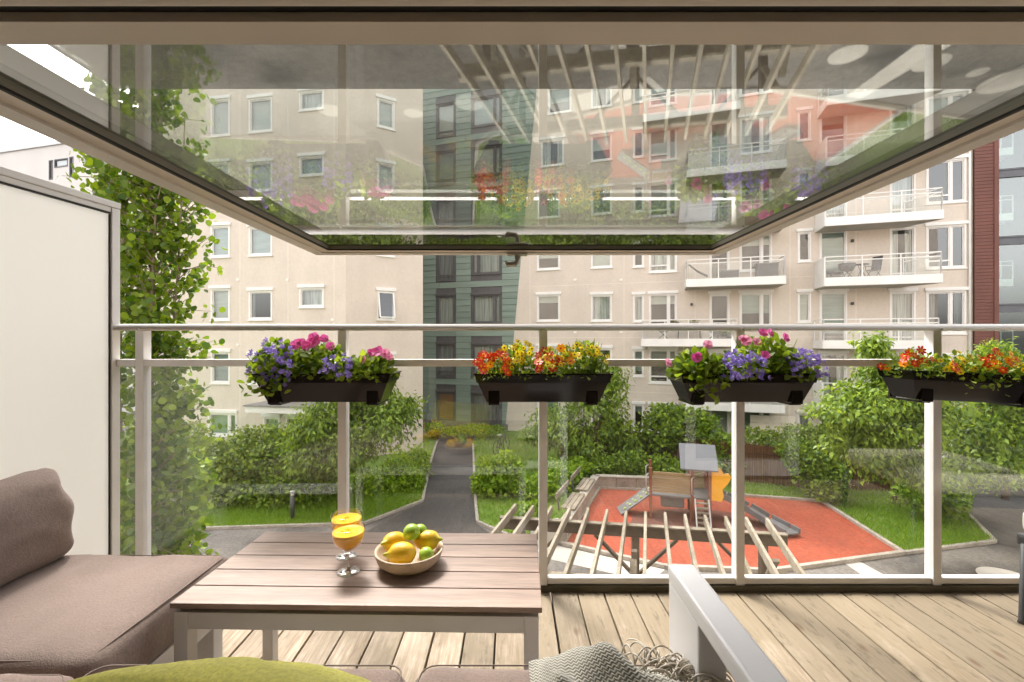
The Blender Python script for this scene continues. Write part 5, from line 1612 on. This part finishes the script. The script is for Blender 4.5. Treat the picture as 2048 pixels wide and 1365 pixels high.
# ---- two coupe glasses of juice
def coupe(x, y, lab):
    g_ = empty("cocktail_glass", (x, y, TZ)); tag(g_, lab, "glass", "glasses of orange juice")
    mb = MB(); mb.lathe([(.001, .0005), (.031, .0005), (.0315, .002), (.022, .0045), (.008, .009), (.0042, .016), (.0038, .045), (.0045, .058), (.010, .064)], 36); mb.build("stem", M['glass_stem'], g_)
    mb = MB(); mb.lathe([(.004, .0625), (.020, .0665), (.034, .078), (.0415, .092), (.0440, .105), (.0440, .127), (.0432, .1275), (.0428, .126)], 40); mb.build("bowl", M['glass_cup'], g_)
    mb = MB(); mb.lathe([(.001, .0645), (.019, .068), (.0325, .079), (.0400, .0925), (.0425, .105), (.0426, .1135), (.0405, .1128), (.02, .1125), (.001, .1125)], 40); mb.build("juice", M['juice'], g_)
    mb = MB()
    for k in range(14):
        a = random.uniform(0, 6.28); r_ = random.uniform(0, .016)
        mb.lathe([(.0015, .0008), (.0028, .0), (.0015, -.0008)], 6, mat=Matrix.Translation((r_ * math.cos(a) - .006, r_ * math.sin(a), .1132)))
    mb.build("froth", M['pet_yellow'], g_)
coupe(-.458, 1.275, "nearer stemmed glass of orange juice on the table")
coupe(-.497, 1.368, "farther stemmed glass of orange juice, half hidden behind the other glass")

# ---- fruit bowl
BXc, BYc = -.297, 1.316
bo = tag(empty("fruit_bowl", (BXc, BYc, TZ)), "shallow pale stone bowl holding lemons and limes on the table", "bowl")
mb = MB(); mb.lathe([(.001, .0), (.055, .0), (.074, .006), (.090, .022), (.0975, .044), (.0965, .0475), (.0925, .0475), (.088, .040), (.078, .022), (.060, .012), (.001, .010)], 56)
mb.build("bowl_body", M['bowl'], bo)
def lemon_mesh(a, b, seed):
    prof = []
    for i in range(25):
        t_ = i / 24; z_ = -1 + 2 * t_
        r_ = max(0, 1 - abs(z_) ** 2.3) ** .55
        z2 = z_
        if t_ > .86: s_ = (t_ - .86) / .14; r_ = max(r_ * (1 - s_) ** 1.6, .24 * (1 - s_ ** 4)); z2 = .72 + .60 * s_
        prof.append((max(.004, r_) * b, z2 * a))
    mb = MB(); mb.lathe(prof, 24)
    me = mb.mesh("lemon")
    for v in me.vertices:
        nn_ = mnoise.noise(v.co * 60 + Vector((seed, 0, 0))) * .0011 + mnoise.noise(v.co * 22 + Vector((seed, 3, 0))) * .0016
        v.co *= 1 + nn_ / max(v.co.length, .01)
    me.materials.append(M['lemon'])
    return me
for (dx, dy, dz, a, b, rot, lab) in (
        (-.012, -.040, .050, .040, .031, (R(88), R(10), R(-78)), "biggest lemon at the front of the bowl, green tip pointing left"),
        (-.050, .022, .055, .039, .028, (R(75), R(20), R(-40)), "lemon at the back left of the bowl"),
        (.046, .030, .057, .040, .029, (R(80), R(0), R(75)), "lemon at the back right of the bowl, tip pointing right")):
    o = link("lemon", lemon_mesh(a, b, dx * 900), None, None, loc=(BXc + dx, BYc + dy, TZ + dz), rot=rot)
    tag(o, lab, "lemon", "lemons in the bowl")
def lime_mesh(r, seed):
    mb = MB(); mb.lathe([(max(.0005, math.sin(math.pi * i / 18)) * r * (1 - .0 * i), -math.cos(math.pi * i / 18) * r * 1.1 + (0.004 if i == 18 else 0)) for i in range(19)], 24)
    me = mb.mesh("lime"); me.materials.append(M['lime_fruit']); return me
for (dx, dy, dz, r, lab) in ((.004, .012, .088, .024, "lime resting on top of the lemons"), (.056, -.036, .045, .0205, "lime at the front right of the bowl"), (.022, .045, .077, .021, "lime half hidden behind the top lime")):
    o = link("lime", lime_mesh(r, dx), None, None, loc=(BXc + dx, BYc + dy, TZ + dz), rot=(R(70 + dx * 500), R(20), R(30)))
    tag(o, lab, "lime", "limes in the bowl")

# ---- chair just reaching into the picture at the right
ch = empty("garden_chair", (2.24, 1.50, 0), R(95)); tag(ch, "dark framed garden chair with cream cushion at the right edge of the deck", "chair")
for (x, y) in ((-.26, .27), (.26, .27), (-.26, -.28), (.26, -.28)):
    mb = MB(); mb.tube([(x, y, .0), (x, y, .012), (x * .98, y * .98, .30)], [.016, .013, .015], 10); mb.build("leg", M['dkmetal'], ch)
mb = MB(); mb.box(-.30, .30, -.31, .25, .285, .33, c=.012); mb.build("seat_frame", M['dkmetal'], ch)
link("seat_cushion", rbox(.58, .56, .10, .03, 16, 16, 5, .008, .003, 5), M['cushion_cream'], ch, loc=(0, -.03, .332))
mb = MB(); mb.box(-.30, .30, -.33, -.28, .331, .82, c=.015); mb.build("backrest", M['dkmetal'], ch)
for s_ in (-1, 1):
    mb = MB(); mb.box(s_ * .31 - .02, s_ * .31 + .02, -.30, .10, .55, .58, c=.01); mb.build("armrest", M['dkmetal'], ch)

# ================================================================ FLOWER BOXES
def planter(cx, w, lab, tilt=0.0, yaw=0.0):
    o = empty("flower_box", (cx, 1.855, .835), yaw); o.rotation_euler = (0, tilt, yaw)
    tag(o, lab, "flower box", "dark flower boxes hung on the railing")
    wt, wb, dt, db, h = w / 2, w / 2 - .045, .088, .058, .112
    mb = MB()
    def shell(w0, d0, z0, w1, d1, z1, th):
        for (s_, ins) in ((1, 0), (-1, th)):
            vs = []
            for (ww, d_, zz) in ((w0, d0, z0), (w1, d1, z1)):
                vs += [(-ww + ins, -d_ + ins, zz), (ww - ins, -d_ + ins, zz), (ww - ins, d_ - ins, zz), (-ww + ins, d_ - ins, zz)]
            mb.add(vs, [(0, 1, 5, 4), (1, 2, 6, 5), (2, 3, 7, 6), (3, 0, 4, 7)])
    shell(wb, db, 0, wt - .012, dt - .008, h * .72, .004)
    shell(wt - .008, dt - .004, h * .70, wt, dt, h, .005)
    mb.poly([(-wb, -db, 0), (wb, -db, 0), (wb, db, 0), (-wb, db, 0)])
    # rim lip
    for (a, b) in (((-wt, -dt), (wt, -dt)), ((wt, -dt), (wt, dt)), ((wt, dt), (-wt, dt)), ((-wt, dt), (-wt, -dt))):
        mb.bar((a[0], a[1], h), (b[0], b[1], h), .007, .005)
    mb.build("trough", M['box'], o)
    mb = MB(); mb.box(-wt + .014, wt - .014, -dt + .012, dt - .012, h * .75, h * .86); mb.build("soil", M['soil'], o)
    for s_ in (-1, 1):
        mb = MB(); mb.box(s_ * (w * .36) - .022, s_ * (w * .36) + .022, -db - .016, -db - .002, -.007, .044, c=.002)
        mb.box(s_ * (w * .36) - .022, s_ * (w * .36) + .022, -db - .002, db + .03, -.012, -.004)
        mb.box(s_ * (w * .36) - .012, s_ * (w * .36) + .012, dt + .006, dt + .016, -.012, .13)
        mb.build("bracket", M['box'], o)
    return o
flower_mesh = {}
def petals(n, r_in, r_out, wdt, cup, wave=0.0, pts=5):
    vs, fs = [], []
    for k in range(n):
        a = 2 * math.pi * k / n; ca, sa = math.cos(a), math.sin(a)
        b = len(vs); out = []
        for (t_, w_) in ((0, .25), (.35, .8), (.7, 1.0), (1.0, .35)):
            r_ = r_in + (r_out - r_in) * t_; z_ = cup * t_ * t_ * r_out + wave * math.sin(k * 2.4 + t_ * 3) * r_out
            out.append((r_, w_ * wdt / 2, z_))
        for r_, w_, z_ in out: vs.append((r_ * ca - w_ * sa, r_ * sa + w_ * ca, z_))
        for r_, w_, z_ in out[::-1]: vs.append((r_ * ca + w_ * sa, r_ * sa - w_ * ca, z_))
        fs.append(tuple(range(b, b + 8)))
    return vs, fs
def fl(name, n, ro, wd, cup, m1, m2, eye, wave=0.0):
    mb = MB(); v_, f_ = petals(n, eye * .5, ro, wd, cup, wave); mb.add(v_, f_, 0)
    mb.lathe([(eye, .0005), (eye * .8, .0022), (.0002, .003)], 8, 1)
    me = mb.mesh(name); me.materials.append(M[m1]); me.materials.append(M[m2]); flower_mesh[name] = me
fl("petunia_flower", 5, .0205, .0235, .30, 'pet_pink', 'pet_pale', .004, .05)
fl("pale_petunia_flower", 5, .0195, .0225, .34, 'pet_pale', 'pet_pink', .004, .06)
fl("bellflower", 5, .0105, .0068, .45, 'pet_purple', 'pet_pale', .0015)
fl("red_flower", 7, .0180, .0092, .10, 'pet_red', 'pet_orange', .0058)
fl("orange_flower", 6, .0175, .012, .1, 'pet_orange', 'pet_red', .004)
fl("yellow_flower", 6, .0112, .0085, .12, 'pet_yellow', 'pet_eye', .0036)
def plant(name, label, x0, x1, ytop, D, zbase, kinds, nleaf, lsize, cat, lshape=SH_OVAL, spots=None, hang=0.0, stems=14, lm='leaf_pot'):
    """one potted plant: stems, leaves and every bloom, measured as picture columns at distance D"""
    X0, X1 = (x0 - 1024) / FPX * D, (x1 - 1024) / FPX * D
    ztop = ZC - (ytop - 682.5) / FPX * D
    cx, w, hgt = (X0 + X1) / 2, (X1 - X0) / 2, ztop - zbase
    o = empty(name, (cx, D, zbase)); tag(o, label, cat, "plants in the flower boxes")
    n = nleaf
    d = unit(RNG.normal(size=(n, 3))); d[:, 2] = np.abs(d[:, 2])
    r_ = RNG.random(n) ** .38
    P = d * r_[:, None] * np.array((w * 1.04, .095, hgt * .93)); P[:, 2] += .0
    if hang:
        k = RNG.random(n) < hang; P[k, 1] = -.085 - .03 * RNG.random(k.sum()); P[k, 2] = -.06 * RNG.random(k.sum()); P[k, 0] *= .9
    Nn = unit(d + RNG.normal(size=(n, 3)) * .6 + (0, -.25, .4)); A = RNG.normal(size=(n, 3)) * .6 + d * .9
    link("leaves", leaves_mesh("leaves", P, Nn, A, lsize * (.55 + .8 * RNG.random(n)), lshape), M[lm], o)
    mb = MB()
    for i in range(stems):
        a_ = random.uniform(-1, 1); e = Vector((a_ * w * .95, random.uniform(-.08, .06), hgt * random.uniform(.5, .98)))
        s0 = Vector((a_ * w * .5, random.uniform(-.03, .03), -.01)); mb.tube([s0, s0.lerp(e, .5) + Vector((0, -.012, .012)), e], [.0022, .0018, .0012], 5, cap=False)
    mb.build("stems", M['leaf_pot'], o)
    def bloom(kind, p, nrm):
        q_ = Vector(nrm).to_track_quat('Z', 'Y').to_euler(); q_.rotate_axis('Z', random.uniform(0, 6.28))
        s_ = random.uniform(.82, 1.15)
        b_ = link(kind, flower_mesh[kind], None, o, loc=p, scale=(s_,) * 3); b_.rotation_euler = q_
    for kind, cnt, lo in kinds:
        for i in range(cnt):
            a_ = random.uniform(-1, 1); f_ = random.uniform(lo, 1)
            y_ = -.10 * math.sqrt(max(0, 1 - f_ * f_ * .8)) * random.uniform(.5, 1.1) if random.random() < .75 else random.uniform(0, .07)
            z_ = hgt * f_ * math.sqrt(max(.15, 1 - a_ * a_ * .45))
            bloom(kind, (a_ * w, y_, z_), (a_ * .5 + random.gauss(0, .25), -1 + random.gauss(0, .3), .55 + random.gauss(0, .3)))
    for (kind, px_, py_, dz) in (spots or []):
        p = at(px_, py_, D - .06 + dz) - Vector((cx, D, zbase))
        bloom(kind, p, (random.gauss(0, .35), -1, random.uniform(.1, .7)))
    return o
ZT = .835 + .095
planter(-.742, .535, "flower box of violet bellflowers and pink petunias, leftmost of the four")
planter(.122, .535, "flower box of scarlet and yellow flowers on the centre post, between two petunia boxes")
planter(.925, .535, "flower box of pink petunias and violet bellflowers, third from the left")
planter(1.828, .545, "tilted flower box of red and yellow flowers at the right edge, rightmost of the four", R(2.6), R(-1))
D_ = 1.83
plant("bellflower_plant", "trailing violet bellflower spilling over the left end of the leftmost flower box", 508, 606, 678, D_, ZT, [("bellflower", 85, .1)], 620, .021, "plant", SH_ROUND, hang=.10,
      spots=[("bellflower", random.uniform(520, 590), random.uniform(742, 772), -.03) for _ in range(16)])
plant("petunia_plant", "pink petunia in the middle of the leftmost flower box", 585, 688, 676, D_ + .02, ZT, [], 520, .030, "plant",
      spots=[("petunia_flower", *p_, 0) for p_ in ((602, 686), (622, 688), (613, 695), (634, 683), (648, 678), (592, 690), (628, 676))] + [("petunia_flower", 660, 693, .01)])
plant("bellflower_plant", "small violet bellflower right of centre in the leftmost flower box", 655, 718, 708, D_ - .02, ZT, [("bellflower", 44, .15)], 300, .020, "plant", SH_ROUND)
plant("petunia_plant", "pink petunia at the right end of the leftmost flower box", 706, 782, 702, D_, ZT, [], 360, .032, "plant",
      spots=[("petunia_flower", 756, 704, 0), ("pale_petunia_flower", 770, 708, .02), ("petunia_flower", 744, 706, .01), ("pale_petunia_flower", 728, 720, -.02), ("pale_petunia_flower", 778, 714, .03)])
plant("bidens_plant", "scarlet flowers with orange eyes at the left end of the centre flower box", 954, 1022, 700, D_, ZT, [("red_flower", 22, .25), ("orange_flower", 6, .2)], 420, .017, "plant", SH_LONG)
plant("creeping_zinnia", "cluster of yellow flowers left of the centre post in the centre flower box", 1005, 1072, 680, D_ + .02, ZT, [("yellow_flower", 48, .2)], 460, .017, "plant")
plant("bidens_plant", "scarlet flowers right of the centre post in the centre flower box", 1072, 1142, 692, D_, ZT, [("red_flower", 11, .3), ("orange_flower", 7, .5), ("yellow_flower", 10, .3)], 420, .017, "plant", SH_LONG)
plant("creeping_zinnia", "loose yellow flowers at the right end of the centre flower box", 1120, 1214, 676, D_ + .02, ZT, [("yellow_flower", 34, .45)], 620, .018, "plant", stems=34)
plant("petunia_plant", "trailing petunia at the left end of the third flower box", 1345, 1445, 700, D_, ZT, [], 420, .036, "plant", hang=.05,
      spots=[("petunia_flower", 1396, 713, -.02), ("pale_petunia_flower", 1415, 690, 0), ("pale_petunia_flower", 1336, 727, .0), ("petunia_flower", 1392, 717, -.03)])
plant("bellflower_plant", "violet bellflower in the middle of the third flower box", 1432, 1512, 700, D_ - .03, ZT, [("bellflower", 90, .05)], 300, .018, "plant", SH_ROUND)
plant("petunia_plant", "tall pink petunia right of the middle in the third flower box", 1468, 1592, 668, D_ + .03, ZT, [], 620, .032, "plant",
      spots=[("petunia_flower", 1530, 711, -.06), ("petunia_flower", 1570, 676, 0), ("petunia_flower", 1525, 667, .02), ("petunia_flower", 1540, 667, .02), ("pale_petunia_flower", 1513, 685, 0), ("pale_petunia_flower", 1484, 679, .02), ("pale_petunia_flower", 1492, 682, .02)])
plant("bellflower_plant", "violet bellflower at the right end of the third flower box", 1560, 1626, 700, D_ - .01, ZT, [("bellflower", 75, .1)], 280, .018, "plant", SH_ROUND)
plant("bidens_plant", "scarlet flowers at the left end of the rightmost flower box", 1786, 1880, 700, D_, ZT, [("red_flower", 16, .35), ("orange_flower", 5, .4)], 560, .018, "plant", SH_LONG)
plant("creeping_zinnia", "yellow flowers left of the middle in the rightmost flower box", 1865, 1965, 704, D_, ZT - .005, [("yellow_flower", 34, .3)], 520, .019, "plant", hang=.04)
plant("bidens_plant", "scarlet and orange flowers right of the middle in the rightmost flower box", 1935, 2015, 702, D_, ZT - .01, [("red_flower", 9, .4), ("orange_flower", 10, .5)], 420, .018, "plant", SH_LONG)
plant("creeping_zinnia", "sprawling yellow flowers at the right end of the rightmost flower box", 1990, 2085, 706, D_, ZT - .015, [("yellow_flower", 30, .4)], 460, .019, "plant")
